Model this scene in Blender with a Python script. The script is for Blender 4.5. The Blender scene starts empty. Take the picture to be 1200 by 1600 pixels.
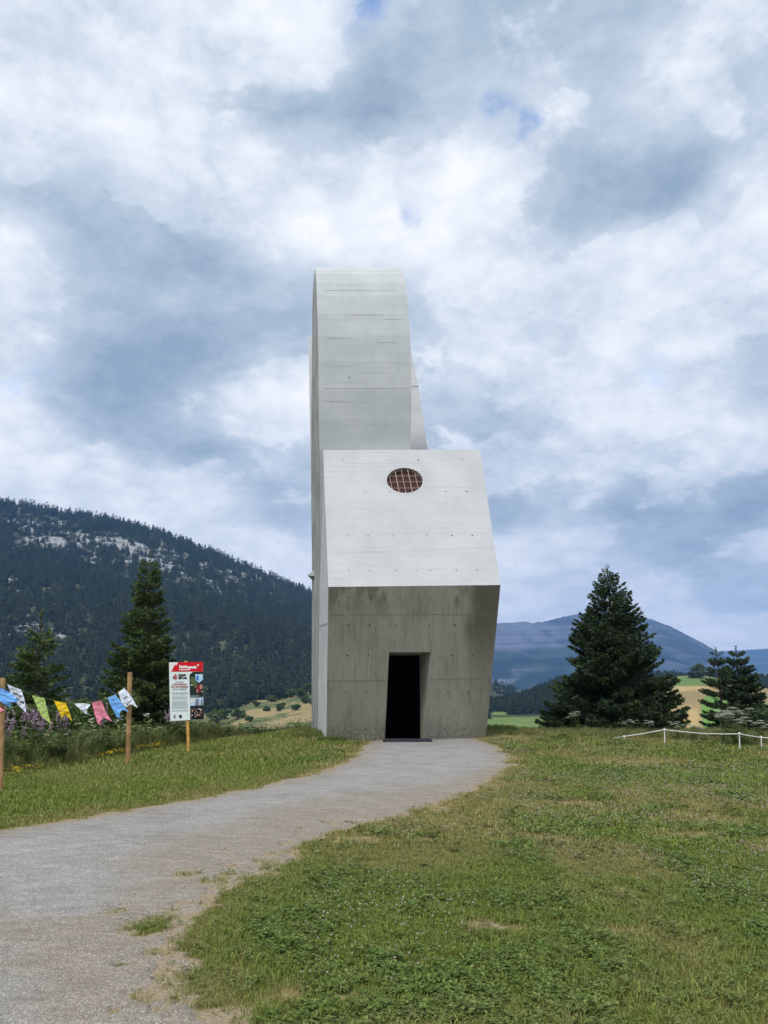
import bpy, bmesh, math, random
import numpy as np
from mathutils import Vector, Matrix
from mathutils.geometry import tessellate_polygon

R = math.radians
SC = bpy.context.scene
COL = SC.collection
random.seed(7)

# ------------------------------------------------------------------ camera
F_PX, PITCH, CAM_Z = 1208.0, R(12.56), 1.6
cam_d = bpy.data.cameras.new('camera')
cam_d.sensor_fit = 'VERTICAL'
cam_d.sensor_height = 36.0
cam_d.lens = 36.0 * F_PX / 1600.0
cam_d.clip_start, cam_d.clip_end = 0.1, 30000
cam = bpy.data.objects.new('camera', cam_d)
COL.objects.link(cam)
cam.location = (0, 0, CAM_Z)
cam.rotation_euler = (R(90) + PITCH, 0, 0)
SC.camera = cam

def ray(px, py):
    u, v = (px - 600) / F_PX, (800 - py) / F_PX
    c, s = math.cos(PITCH), math.sin(PITCH)
    return Vector((u, c - v * s, s + v * c))
def P(px, py, Y):
    d = ray(px, py)
    t = Y / d.y
    return Vector((d.x * t, Y, CAM_Z + d.z * t))
def G(px, py, z=0.0):
    d = ray(px, py)
    t = (z - CAM_Z) / d.z
    return Vector((d.x * t, d.y * t, z))
def to_px(x, y, z):
    c, s = math.cos(PITCH), math.sin(PITCH)
    z = z - CAM_Z
    dep = y * c + z * s
    return 600 + F_PX * x / dep, 800 - F_PX * (-y * s + z * c) / dep

# ------------------------------------------------------------------ light, sky, exposure
SUN_EL, SUN_AZ = R(60), R(205)          # azimuth clockwise from +Y: behind the camera, to the left
EXPOSURE = 0.76
CLOUD_GAIN = 0.645
SC.view_settings.view_transform = 'Standard'
SC.view_settings.look = 'None'
SC.view_settings.gamma = 1.0
SC.view_settings.use_curve_mapping = False
SC.view_settings.exposure = EXPOSURE

sun_dir = Vector((math.cos(SUN_EL) * math.sin(SUN_AZ), math.cos(SUN_EL) * math.cos(SUN_AZ), math.sin(SUN_EL)))
sl = bpy.data.lights.new('sun', 'SUN')
sl.energy, sl.angle, sl.color = 1.5, R(12), (1.0, 0.95, 0.87)
so = bpy.data.objects.new('sun', sl)
COL.objects.link(so)
so.location = (0, -20, 60)
so.rotation_euler = (-sun_dir).to_track_quat('-Z', 'Y').to_euler()

class NT:
    """small helper for node trees"""
    def __init__(s, tree):
        s.t = tree
        tree.nodes.clear()
    def n(s, kind, ins=None, **kw):
        nd = s.t.nodes.new(kind)
        for k, v in kw.items():
            setattr(nd, k, v)
        for k, v in (ins or {}).items():
            s.put(nd.inputs[k], v)
        return nd
    def put(s, sock, v):
        if isinstance(v, bpy.types.Node):
            v = v.outputs[0]
        if isinstance(v, bpy.types.NodeSocket):
            s.t.links.new(v, sock)
        else:
            sock.default_value = v
    def m(s, op, a, b=0.0, c=0.0, clamp=False):
        nd = s.n('ShaderNodeMath', {0: a, 1: b, 2: c}, operation=op, use_clamp=clamp)
        return nd.outputs[0]
    def vm(s, op, a, b=(0, 0, 0)):
        nd = s.n('ShaderNodeVectorMath', {0: a, 1: b}, operation=op)
        return nd.outputs['Value'] if op in ('DOT_PRODUCT', 'LENGTH', 'DISTANCE') else nd.outputs[0]
    def noise(s, vec, scale, detail=4, rough=0.55, dist=0.0):
        return s.n('ShaderNodeTexNoise', {'Vector': vec, 'Scale': scale, 'Detail': detail, 'Roughness': rough, 'Distortion': dist})
    def ramp(s, fac, stops, interp='LINEAR'):
        nd = s.n('ShaderNodeValToRGB', {0: fac})
        cr = nd.color_ramp
        cr.interpolation = interp
        while len(cr.elements) < len(stops):
            cr.elements.new(0.5)
        for e, (p, c) in zip(cr.elements, sorted(stops, key=lambda q: q[0])):
            e.position = p
            e.color = (c, c, c, 1) if isinstance(c, (int, float)) else (*c, 1)
        return nd.outputs[0]
    def mix(s, f, a, b, blend='MIX'):
        nd = s.n('ShaderNodeMix', data_type='RGBA', blend_type=blend)
        s.put(nd.inputs[0], f)
        for sock, v in ((nd.inputs[6], a), (nd.inputs[7], b)):
            s.put(sock, (*v, 1) if isinstance(v, tuple) and len(v) == 3 else v)
        return nd.outputs[2]
    def mr(s, v, a, b, c=0.0, d=1.0, smooth=True):
        nd = s.n('ShaderNodeMapRange', {0: v, 1: a, 2: b, 3: c, 4: d}, interpolation_type='SMOOTHSTEP' if smooth else 'LINEAR')
        return nd.outputs[0]

world = bpy.data.worlds.new('World')
SC.world = world
world.use_nodes = True
def build_world():
    w = NT(world.node_tree)
    out = w.n('ShaderNodeOutputWorld')
    tc = w.n('ShaderNodeTexCoord').outputs['Generated']
    sky = w.n('ShaderNodeTexSky', sky_type='NISHITA', sun_disc=False, sun_elevation=SUN_EL, sun_rotation=SUN_AZ)
    bg_sky = w.n('ShaderNodeBackground', {'Color': sky, 'Strength': 0.16})
    sep0 = w.n('ShaderNodeSeparateXYZ', {0: tc})
    # cloud deck coordinates: flatter and finer towards the horizon
    deck = w.n('ShaderNodeCombineXYZ', {0: sep0.outputs[0], 1: sep0.outputs[1], 2: w.m('MULTIPLY', w.m('POWER', w.m('MAXIMUM', sep0.outputs[2], 0.0), 0.75), 1.75)}).outputs[0]
    # warp
    wn = w.noise(deck, 4.0, 10, 0.62)
    off = w.vm('MULTIPLY', w.vm('SUBTRACT', wn.outputs['Color'], (0.5, 0.5, 0.5)), (0.16, 0.09, 0.12))
    wd = w.vm('NORMALIZE', w.vm('ADD', tc, off))
    sp = w.n('ShaderNodeSeparateXYZ', {0: wd})
    az = w.m('ARCTAN2', sp.outputs[0], sp.outputs[1])
    el = w.m('ARCSINE', sp.outputs[2])
    AZ0, AZ1 = -1.0, 1.0
    a01 = w.mr(az, AZ0, AZ1, 0, 1, False)
    cols = [0, 150, 300, 450, 600, 750, 900, 1050, 1200]
    grid = [
        (-120, [.7, .8, .8, .8, .55, .5, .5, .5, .6]),
        (0,   [.62, .72, .95, .92, .42, .36, .42, .42, .6]),
        (90,  [.62, .66, .74, .98, .38, .36, .42, .58, .6]),
        (180, [.62, .68, .72, .30, .14, .45, .52, .62, .42]),
        (250, [.86, .92, .85, .62, .72, .88, .42, .48, .42]),
        (310, [.78, .52, .72, .80, .92, .90, .30, .15, .30]),
        (370, [.38, .22, .48, .88, .95, .84, .30, .22, .60]),
        (430, [.80, .28, .18, .42, .70, .88, .72, .80, .88]),
        (490, [.86, .22, .42, .18, .55, .72, .62, .90, .72]),
        (550, [.62, .32, .08, .38, .5, .86, .62, .88, .45]),
        (610, [.66, .06, .26, .92, .6, .52, .70, .75, .40]),
        (665, [.86, .10, .50, .90, .5, .45, .58, .66, .42]),
        (715, [.72, .35, .20, .55, .5, .34, .66, .80, .78]),
        (765, [.70, .75, .66, .40, .5, .50, .62, .42, .70]),
        (815, [.72, .70, .88, .30, .5, .30, .46, .10, .12]),
        (865, [.7, .7, .7, .78, .6, .80, .58, .22, .52]),
        (920, [.8, .8, .8, .9, .7, .74, .72, .60, .45]),
        (965, [.8, .8, .8, .9, .8, .95, .90, .66, .50]),
        (1005, [.9, .9, .9, .9, .9, .95, .95, 1.0, 1.0]),
    ]
    val, e_prev = None, None
    for py, row in reversed(grid):
        stops = []
        outside = [(-0.98, 0.55), (-0.75, 0.75), (0.75, 0.7), (0.98, 0.55)]
        for px, b in zip(cols, row):
            d = ray(px, py)
            stops.append(((math.atan2(d.x, d.y) - AZ0) / (AZ1 - AZ0), b))
        stops += [((a - AZ0) / (AZ1 - AZ0), b) for a, b in outside]
        r = w.ramp(a01, stops, 'EASE')
        d = ray(600, py).normalized()
        e = math.asin(d.z)
        if val is None:
            val = r
        else:
            val = w.mix(w.mr(el, e_prev, e, 0, 1, False), val, r)
        e_prev = e
    # away from the part of the sky in front: plain broken cloud
    n_big = w.noise(deck, 1.1, 3, 0.5).outputs[0]
    val = w.mix(w.mr(el, 0.82, 1.1), val, w.mr(n_big, 0.3, 0.7, 0.25, 0.95))
    n1 = w.noise(deck, 6.0, 9, 0.60).outputs[0]
    n2 = w.noise(w.vm('ADD', deck, (7.3, 2.1, 4.4)), 14.0, 12, 0.66).outputs[0]
    n3 = w.m('MULTIPLY', w.m('ABSOLUTE', w.m('SUBTRACT', w.noise(w.vm('ADD', deck, (1.3, 5.1, 2.4)), 9.0, 10, 0.58).outputs[0], 0.5)), 4.0)
    puff = w.noise(w.vm('ADD', deck, (3.7, 8.8, 1.9)), 8.0, 13, 0.60).outputs[0]
    base = w.m('ADD', val, w.m('MULTIPLY', w.m('SUBTRACT', n1, 0.50), 1.25))
    msk = w.mr(w.m('ADD', puff, w.m('MULTIPLY', w.m('SUBTRACT', val, 0.5), 0.46)), 0.475, 0.56)
    lit = w.m('ADD', w.m('MULTIPLY', base, 0.45), w.m('ADD', 0.36, w.m('MULTIPLY', w.m('SUBTRACT', n3, 0.38), 0.26)))
    v = w.mix(msk, w.m('MULTIPLY', base, 0.8), lit)
    v = w.m('ADD', v, w.m('MULTIPLY', w.m('SUBTRACT', n2, 0.5), 0.60), clamp=True)
    col = w.ramp(v, [(0.0, (.285, .38, .50)), (0.25, (.42, .515, .62)), (0.5, (.60, .67, .77)), (0.72, (.80, .845, .905)), (1.0, (1.02, 1.02, 1.03))])
    col = w.mix(w.mr(el, .12, .0, 0, .8), col, w.mix(1.0, col, (1.08, 1.03, .98), 'MULTIPLY'))
    # overhead and behind, unseen cloud is made whiter and even to neutralise the light
    away = w.m('MAXIMUM', w.mr(el, 0.85, 1.15), w.mr(w.m('ABSOLUTE', az), 0.75, 1.2))
    col = w.mix(away, col, w.mix(v, (.62, .64, .69), (.94, .97, 1.0)))
    # blue gaps
    gap = None
    for px, py, rad, amp in ((568, 4, .040, 1.0), (785, 186, .020, .75), (820, 192, .018, .75), (630, 318, .014, .5), (1010, 590, .024, .5), (55, 575, .022, .7), (18, 590, .02, .7)):
        d = ray(px, py).normalized()
        dist = w.vm('DISTANCE', wd, tuple(d))
        g = w.mr(dist, rad * .35, rad * 1.3, amp, 0.0)
        gap = g if gap is None else w.m('MAXIMUM', gap, g)
    gap = w.m('MULTIPLY', gap, w.mr(n2, 0.40, 0.62))
    # an unseen glow added to the cloud around the sun lifts the light
    sd = w.vm('DOT_PRODUCT', tc, tuple(sun_dir))
    glow = w.m('ADD', 1.0, w.m('MULTIPLY', w.m('POWER', w.m('MAXIMUM', sd, 0.0), 5.0), 1.6))
    bg_c = w.n('ShaderNodeBackground', {'Color': col, 'Strength': w.m('MULTIPLY', glow, CLOUD_GAIN)})
    mx = w.n('ShaderNodeMixShader', {0: gap, 1: bg_c.outputs[0], 2: bg_sky.outputs[0]})
    w.put(out.inputs[0], mx)
    world.cycles.sampling_method = 'MANUAL'
    world.cycles.sample_map_resolution = 512
build_world()

# ------------------------------------------------------------------ numpy noise
def vnoise(x, y, seed=0):
    x = np.asarray(x, float); y = np.asarray(y, float)
    xi, yi = np.floor(x).astype(np.int64), np.floor(y).astype(np.int64)
    fx, fy = x - xi, y - yi
    fx, fy = fx * fx * (3 - 2 * fx), fy * fy * (3 - 2 * fy)
    def h(a, b):
        n = (a * 374761393 + b * 668265263 + seed * 974634777) & 0xFFFFFFFF
        n = ((n ^ (n >> 13)) * 1274126177) & 0xFFFFFFFF
        return ((n ^ (n >> 16)) & 0xFFFF) / 65535.0
    return (h(xi, yi) * (1 - fx) + h(xi + 1, yi) * fx) * (1 - fy) + (h(xi, yi + 1) * (1 - fx) + h(xi + 1, yi + 1) * fx) * fy
def fbm(x, y, seed=0, octv=4, gain=0.5):
    a, s, t = 1.0, 0.0, 0.0
    for k in range(octv):
        s = s + a * vnoise(x * 2 ** k, y * 2 ** k, seed + 17 * k)
        t += a
        a *= gain
    return s / t
def sstep(a, b, v):
    t = np.clip((v - a) / (b - a), 0, 1)
    return t * t * (3 - 2 * t)

# ------------------------------------------------------------------ object helpers
def link(o, parent=None):
    COL.objects.link(o)
    if parent is not None:
        o.parent = parent
    return o
def tag(o, label=None, cat=None, group=None, kind=None):
    for k, v in (('label', label), ('category', cat), ('group', group), ('kind', kind)):
        if v:
            o[k] = v
    return o
def empty(name, loc):
    o = bpy.data.objects.new(name, None)
    o.empty_display_size = 0.2
    o.location = loc
    return link(o)
def mesh_obj(name, verts, faces, mats, parent=None, midx=None, smooth=False, attrs=None, do_link=True):
    """verts world coordinates; when parented they are moved into the parent's space"""
    verts = np.asarray(verts, dtype=np.float64).reshape(-1, 3)
    if parent is not None:
        off = np.zeros(3); p = parent
        while p is not None:
            off += np.array(p.location); p = p.parent
        verts = verts - off
    me = bpy.data.meshes.new(name)
    if isinstance(faces, np.ndarray):
        k = faces.shape[1]
        me.vertices.add(len(verts)); me.vertices.foreach_set('co', verts.astype(np.float32).ravel())
        me.loops.add(faces.size); me.loops.foreach_set('vertex_index', faces.astype(np.int32).ravel())
        me.polygons.add(len(faces))
        me.polygons.foreach_set('loop_start', np.arange(0, faces.size, k, dtype=np.int32))
        me.update(calc_edges=True)
    else:
        me.from_pydata([tuple(v) for v in verts], [], faces)
        me.update()
    for m in (mats if isinstance(mats, (list, tuple)) else [mats]):
        me.materials.append(m)
    if midx is not None:
        me.polygons.foreach_set('material_index', np.asarray(midx, dtype=np.int32))
    if smooth:
        me.polygons.foreach_set('use_smooth', np.ones(len(me.polygons), dtype=bool))
    for an, av in (attrs or {}).items():
        av = np.asarray(av, dtype=np.float32)
        if av.ndim == 2:
            a = me.color_attributes.new(an, 'FLOAT_COLOR', 'POINT')
            a.data.foreach_set('color', np.c_[av, np.ones(len(av))].astype(np.float32).ravel())
        else:
            a = me.attributes.new(an, 'FLOAT', 'POINT')
            a.data.foreach_set('value', av)
    o = bpy.data.objects.new(name, me)
    return link(o, parent) if do_link else o

class MB:
    """collects shapes, builds ONE mesh"""
    def __init__(s):
        s.v, s.f, s.m = [], [], []
    def add(s, vs, fs, m=0):
        b = len(s.v)
        s.v += [tuple(q) for q in vs]
        s.f += [tuple(b + i for i in f) for f in fs]
        s.m += [m] * len(fs)
    def hexa(s, q, m=0):
        """8 corners: 4 of one face then the matching 4 of the opposite face"""
        s.add(q, [(0, 1, 2, 3), (7, 6, 5, 4), (0, 4, 5, 1), (1, 5, 6, 2), (2, 6, 7, 3), (3, 7, 4, 0)], m)
    def box(s, c, d, m=0):
        x, y, z = c; a, b, h = d[0] / 2, d[1] / 2, d[2] / 2
        s.hexa([(x - a, y - b, z - h), (x + a, y - b, z - h), (x + a, y - b, z + h), (x - a, y - b, z + h),
                (x - a, y + b, z - h), (x + a, y + b, z - h), (x + a, y + b, z + h), (x - a, y + b, z + h)], m)
    def tube(s, pts, rad, n=8, m=0, cap=True):
        pts = [Vector(p) for p in pts]
        rad = rad if isinstance(rad, (list, tuple)) else [rad] * len(pts)
        b = len(s.v)
        for i, p in enumerate(pts):
            t = (pts[min(i + 1, len(pts) - 1)] - pts[max(i - 1, 0)]).normalized()
            a = t.orthogonal().normalized() if abs(t.z) < .9 else Vector((1, 0, 0))
            a = (a - t * a.dot(t)).normalized(); c = t.cross(a)
            for k in range(n):
                an = 2 * math.pi * k / n
                s.v.append(tuple(p + (a * math.cos(an) + c * math.sin(an)) * rad[i]))
        for i in range(len(pts) - 1):
            for k in range(n):
                s.f.append((b + i * n + k, b + i * n + (k + 1) % n, b + (i + 1) * n + (k + 1) % n, b + (i + 1) * n + k)); s.m.append(m)
        if cap:
            s.f.append(tuple(b + k for k in reversed(range(n)))); s.m.append(m)
            e = b + (len(pts) - 1) * n
            s.f.append(tuple(e + k for k in range(n))); s.m.append(m)
    def plate(s, poly, d, m=0):
        """flat polygon given thickness along vector d"""
        n = len(poly); d = Vector(d)
        vs = [Vector(p) for p in poly] + [Vector(p) + d for p in poly]
        tri = tessellate_polygon([[Vector(p) for p in poly]])
        fs = [tuple(t) for t in tri] + [tuple(n + i for i in reversed(t)) for t in tri]
        fs += [(i, (i + 1) % n, n + (i + 1) % n, n + i) for i in range(n)]
        s.add(vs, fs, m)
    def build(s, name, mats, parent=None, smooth=False):
        return mesh_obj(name, s.v, s.f, mats, parent, s.m, smooth)

def text_mesh(name, body, size, mat, parent, origin, xdir, ydir, align='LEFT', thick=0.001, bold=0.0, shear=0.0):
    cu = bpy.data.curves.new(name, 'FONT')
    cu.body, cu.size, cu.align_x, cu.extrude, cu.offset, cu.shear = body, size, align, thick, bold, shear
    cu.resolution_u = 3
    tmp = bpy.data.objects.new(name + '_curve', cu)
    me = bpy.data.meshes.new_from_object(tmp)
    bpy.data.objects.remove(tmp); bpy.data.curves.remove(cu)
    x = Vector(xdir).normalized(); z = x.cross(Vector(ydir)).normalized(); y = z.cross(x)
    M = Matrix((x, y, z)).transposed().to_4x4(); M.translation = Vector(origin)
    off = Vector(); p = parent
    while p is not None:
        off += p.location; p = p.parent
    me.transform(Matrix.Translation(-off) @ M)
    me.materials.clear(); me.materials.append(mat); me.name = name
    return link(bpy.data.objects.new(name, me), parent)

def make_scatter(name, pts, rot, scl, idx, sources, tint=None):
    """one 'stuff' object: instances of the source meshes on points"""
    me = bpy.data.meshes.new(name)
    n = len(pts)
    me.vertices.add(n)
    me.vertices.foreach_set('co', np.asarray(pts, np.float32).ravel())
    a = me.attributes.new('rot', 'FLOAT_VECTOR', 'POINT'); a.data.foreach_set('vector', np.asarray(rot, np.float32).ravel())
    a = me.attributes.new('scl', 'FLOAT_VECTOR', 'POINT'); a.data.foreach_set('vector', np.asarray(scl, np.float32).ravel())
    a = me.attributes.new('idx', 'INT', 'POINT'); a.data.foreach_set('value', np.asarray(idx, np.int32))
    if tint is not None:
        a = me.attributes.new('tint', 'FLOAT', 'POINT'); a.data.foreach_set('value', np.asarray(tint, np.float32))
    for s in sources:
        for m in s.data.materials:
            if m.name not in me.materials:
                me.materials.append(m)
    o = link(bpy.data.objects.new(name, me))
    col = bpy.data.collections.new(name + '_kinds')
    for s in sources:
        col.objects.link(s)
    ng = bpy.data.node_groups.new(name + '_scatter', 'GeometryNodeTree')
    ng.interface.new_socket('Geometry', in_out='INPUT', socket_type='NodeSocketGeometry')
    ng.interface.new_socket('Geometry', in_out='OUTPUT', socket_type='NodeSocketGeometry')
    nd = ng.nodes; L = ng.links.new
    gi, go = nd.new('NodeGroupInput'), nd.new('NodeGroupOutput')
    ci = nd.new('GeometryNodeCollectionInfo'); ci.inputs['Collection'].default_value = col
    ci.inputs['Separate Children'].default_value = True; ci.inputs['Reset Children'].default_value = True
    ip = nd.new('GeometryNodeInstanceOnPoints'); ip.inputs['Pick Instance'].default_value = True
    L(gi.outputs[0], ip.inputs['Points']); L(ci.outputs[0], ip.inputs['Instance'])
    for an, ty, sock in (('rot', 'FLOAT_VECTOR', 'Rotation'), ('scl', 'FLOAT_VECTOR', 'Scale'), ('idx', 'INT', 'Instance Index')):
        na = nd.new('GeometryNodeInputNamedAttribute'); na.data_type = ty; na.inputs['Name'].default_value = an
        L(na.outputs[0], ip.inputs[sock])
    L(ip.outputs[0], go.inputs[0])
    md = o.modifiers.new('scatter', 'NODES'); md.node_group = ng
    return o

# ------------------------------------------------------------------ materials
def new_mat(name):
    m = bpy.data.materials.new(name); m.use_nodes = True
    return m, NT(m.node_tree)
def finish(w, color, rough=0.9, bump=None, bstr=0.3, bdist=0.01, spec=0.2, extra=None):
    out = w.n('ShaderNodeOutputMaterial')
    b = w.n('ShaderNodeBsdfPrincipled')
    w.put(b.inputs['Base Color'], (*color, 1) if isinstance(color, tuple) and len(color) == 3 else color)
    w.put(b.inputs['Roughness'], rough)
    b.inputs['Specular IOR Level'].default_value = spec
    if bump is not None:
        bn = w.n('ShaderNodeBump', {'Strength': bstr, 'Distance': bdist, 'Height': bump})
        w.put(b.inputs['Normal'], bn)
    w.put(out.inputs[0], b)
    return b
def plain(name, c, rough=0.8, var=0.12, scale=8.0, spec=0.2, bump=0.0):
    m, w = new_mat(name)
    tc = w.n('ShaderNodeTexCoord').outputs['Object']
    n = w.noise(tc, scale, 5).outputs[0]
    col = w.mix(w.mr(n, .3, .7), tuple(x * (1 - var) for x in c), tuple(min(1, x * (1 + var)) for x in c))
    finish(w, col, rough, n if bump else None, bump, 0.01, spec)
    return m
def foliage(name, stops, rough=0.6, transl=0.25, tint=None):
    """leaf material: a random shade per leaf, some light let through"""
    m, w = new_mat(name)
    r = w.n('ShaderNodeNewGeometry').outputs['Random Per Island']
    col = w.ramp(r, stops)
    if tint:
        at = w.n('ShaderNodeAttribute', attribute_name='tint', attribute_type='INSTANCER').outputs['Fac']
        col = w.mix(at, col, w.ramp(r, tint))
    out = w.n('ShaderNodeOutputMaterial')
    b = w.n('ShaderNodeBsdfPrincipled', {'Base Color': col, 'Roughness': rough})
    b.inputs['Specular IOR Level'].default_value = 0.25
    t = w.n('ShaderNodeBsdfTranslucent', {'Color': col})
    mx = w.n('ShaderNodeMixShader', {0: transl, 1: b.outputs[0], 2: t.outputs[0]})
    w.put(out.inputs[0], mx)
    return m

def concrete(name, light, dark, stain=0.0, horiz=True, stain_col=(.10, .095, .06), ridge=None):
    m, w = new_mat(name)
    pos = w.n('ShaderNodeNewGeometry').outputs['Position']
    sp = w.n('ShaderNodeSeparateXYZ', {0: pos})
    big = w.noise(pos, 0.9, 6, 0.6).outputs[0]
    fine = w.noise(pos, 14, 5, 0.6).outputs[0]
    # board marks: horizontal boards vary along the height, upright ones along x
    if horiz:
        bv = w.n('ShaderNodeMapping', {'Vector': pos, 'Scale': (0.35, 0.35, 9.0)})
    else:
        bv = w.n('ShaderNodeMapping', {'Vector': pos, 'Scale': (9.0, 9.0, 0.35)})
    board = w.noise(bv.outputs[0], 1.0, 4, 0.7).outputs[0]
    col = w.mix(w.mr(big, .3, .7), dark, light)
    col = w.mix(w.mr(board, .56, .72, 0, .35), col, tuple(x * .62 for x in dark))
    lv = w.n('ShaderNodeMapping', {'Vector': pos, 'Scale': (.22, .22, 26.0) if horiz else (22.0, 22.0, .22)})
    fl = w.noise(lv.outputs[0], 1.0, 3, .6).outputs[0]
    col = w.mix(w.mr(fl, .60, .70, 0, .22 if horiz else .38), col, tuple(x * .55 for x in dark))
    col = w.mix(w.mr(fine, .55, .8, 0, .35), col, tuple(x * .8 for x in dark))
    if stain:
        sv = w.n('ShaderNodeMapping', {'Vector': pos, 'Scale': (5.5, 2.0, 0.28)})
        s1 = w.noise(sv.outputs[0], 1.0, 5, 0.6, 0.4).outputs[0]
        sv2 = w.n('ShaderNodeMapping', {'Vector': pos, 'Scale': (16, 4.0, 0.5)})
        s2 = w.noise(sv2.outputs[0], 1.0, 3, 0.6).outputs[0]
        f = w.m('ADD', w.mr(s1, .47, .70, 0, .45 * stain), w.mr(s2, .50, .68, 0, .60 * stain), clamp=True)
        col = w.mix(f, col, stain_col)
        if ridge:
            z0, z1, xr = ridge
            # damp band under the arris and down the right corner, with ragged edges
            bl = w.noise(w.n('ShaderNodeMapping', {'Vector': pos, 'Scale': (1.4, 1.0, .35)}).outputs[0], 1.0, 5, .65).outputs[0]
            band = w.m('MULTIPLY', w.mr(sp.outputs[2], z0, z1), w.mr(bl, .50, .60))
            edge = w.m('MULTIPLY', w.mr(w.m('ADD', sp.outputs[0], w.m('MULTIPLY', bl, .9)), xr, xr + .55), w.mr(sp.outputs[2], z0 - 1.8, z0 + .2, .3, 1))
            low = w.m('MULTIPLY', w.mr(sp.outputs[2], .75, .05), w.mr(fine, .35, .6))  # splashed dirt at the foot, deepened as a painted contact shadow
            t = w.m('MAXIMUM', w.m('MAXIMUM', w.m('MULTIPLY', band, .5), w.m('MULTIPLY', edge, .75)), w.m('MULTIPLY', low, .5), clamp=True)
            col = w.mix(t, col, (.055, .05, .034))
    h = w.m('ADD', w.m('MULTIPLY', board, .7), w.m('MULTIPLY', fine, .3))
    finish(w, col, .88, h, .35, .012, .25)
    return m

M = {}
M['conc_white'] = concrete('pale_concrete', (.42, .435, .455), (.365, .38, .40))
M['conc_grey'] = concrete('grey_board_concrete', (.44, .47, .485), (.38, .41, .425), .22, True, (.30, .32, .32))
M['conc_side'] = concrete('weathered_side_concrete', (.50, .52, .52), (.42, .44, .44), .4, False, (.24, .24, .21))
M['conc_rough'] = concrete('rough_wing_concrete', (.36, .37, .36), (.24, .25, .245), .8, False, (.12, .12, .11))  # wing sides: rough, with their shade also put into the darker colour
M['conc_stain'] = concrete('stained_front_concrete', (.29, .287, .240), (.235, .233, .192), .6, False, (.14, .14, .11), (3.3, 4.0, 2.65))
M['conc_dark'] = plain('dark_joint', (.16, .165, .16))
M['chipped'] = plain('chipped_edge', (.27, .25, .235), .95, .4, 20, bump=.5)
M['hole'] = plain('tie_hole_dark', (.06, .06, .06))
M['hole_rust'] = plain('tie_hole_grey', (.20, .19, .17))
M['interior'] = plain('dark_interior', (.004, .004, .005), 1.0, spec=0.0)
M['glass'] = plain('dark_red_glass', (.040, .017, .020), .6, .35, 14, .12)
M['brass'] = plain('worn_grille_metal', (.36, .24, .19), .5)
M['mat'] = plain('dark_rubber', (.03, .033, .04), .7, .3, 30)
M['wood'] = plain('turned_wood', (.30, .185, .085), .75, .3, 6)
M['stake'] = plain('pale_stake_wood', (.50, .29, .075), .75, .25, 10)
M['white'] = plain('white_print', (.62, .70, .70), .55, .03, 3)
M['white2'] = plain('white_print_corner', (.66, .65, .64), .55, .03, 3)
M['red'] = plain('red_print', (.52, .008, .016), .5, .06, 3)
M['ink'] = plain('black_ink', (.02, .02, .025))
M['ink_grey'] = plain('grey_ink', (.30, .35, .36))
M['ink_red'] = plain('red_ink', (.36, .10, .09))
M['navy'] = plain('navy_ink', (.012, .02, .05))
M['tape'] = plain('white_fence_tape', (.74, .75, .74), .5, .04)
M['plastic'] = plain('white_plastic_post', (.70, .71, .70), .5, .05)
M['string'] = plain('green_cord', (.16, .19, .08))
M['bark'] = plain('spruce_bark', (.075, .06, .048), .95, .35, 9, .1, .5)
M['twig'] = plain('bush_stem', (.10, .075, .05), .95, .3)
M['stem'] = plain('green_stem', (.09, .13, .035), .8, .2)
for nm, c in (('blue', (.17, .42, .86)), ('pale', (.68, .74, .84)), ('green', (.44, .58, .17)), ('yellow', (.82, .55, .012)), ('pink', (.72, .24, .33))):
    M['cloth_' + nm] = plain('cloth_' + nm, c, .8, .07, 12)
M['needle'] = foliage('spruce_needles', [(0, (.018, .040, .010)), (.6, (.050, .088, .022)), (1, (.13, .17, .042))], .55, .12)
M['needle_dark'] = foliage('dark_spruce_needles', [(0, (.011, .025, .011)), (.6, (.026, .050, .018)), (1, (.070, .105, .034))], .55, .1)
M['needle_far'] = foliage('forest_needles', [(0, (.018, .032, .017)), (.7, (.034, .054, .026)), (1, (.058, .082, .036))], .7, .05,
                          tint=[(0, (.04, .06, .022)), (1, (.085, .11, .042))])
M['leaf'] = foliage('bush_leaves', [(0, (.035, .065, .018)), (.6, (.07, .11, .028)), (1, (.12, .16, .05))], .6, .25)
M['leaf_grey'] = foliage('grey_bush_leaves', [(0, (.05, .075, .05)), (1, (.11, .145, .095))], .6, .2)

# ------------------------------------------------------------------ terrain
CHAPEL_C = (0.3, 26.0)
def ground_h(x, y):
    x = np.asarray(x, float); y = np.asarray(y, float)
    ye = np.interp(x, [-40, -14, -9, -4, -1, 4, 9, 30], [17, 19, 21.5, 24.5, 29.5, 28.5, 25.5, 26])
    d = np.maximum(0, y - ye)
    z = -22.0 * (1 - np.exp(-(d / 90.0) ** 1.3))
    side = np.maximum(0, np.abs(x) - 45)
    near = 1 - sstep(24, 60, np.hypot(x, y - 12))
    z = z + near * (0.05 * (fbm(x * .35, y * .35, 3, 3) - .5) * 2 * sstep(1.0, 4, np.abs(x - 0.6)))
    z = z + .27 * np.exp(-(((x - 3.6) / 1.5) ** 2 + ((y - 25.0) / 1.8) ** 2))
    z = z + .16 * np.exp(-(((x + 2.7) / 1.0) ** 2 + ((y - 25.2) / 1.7) ** 2))
    far = sstep(80, 400, y)
    z = z + far * 3.0 * (fbm(x / 160, y / 160, 9, 3) - .5)
    return z

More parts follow.
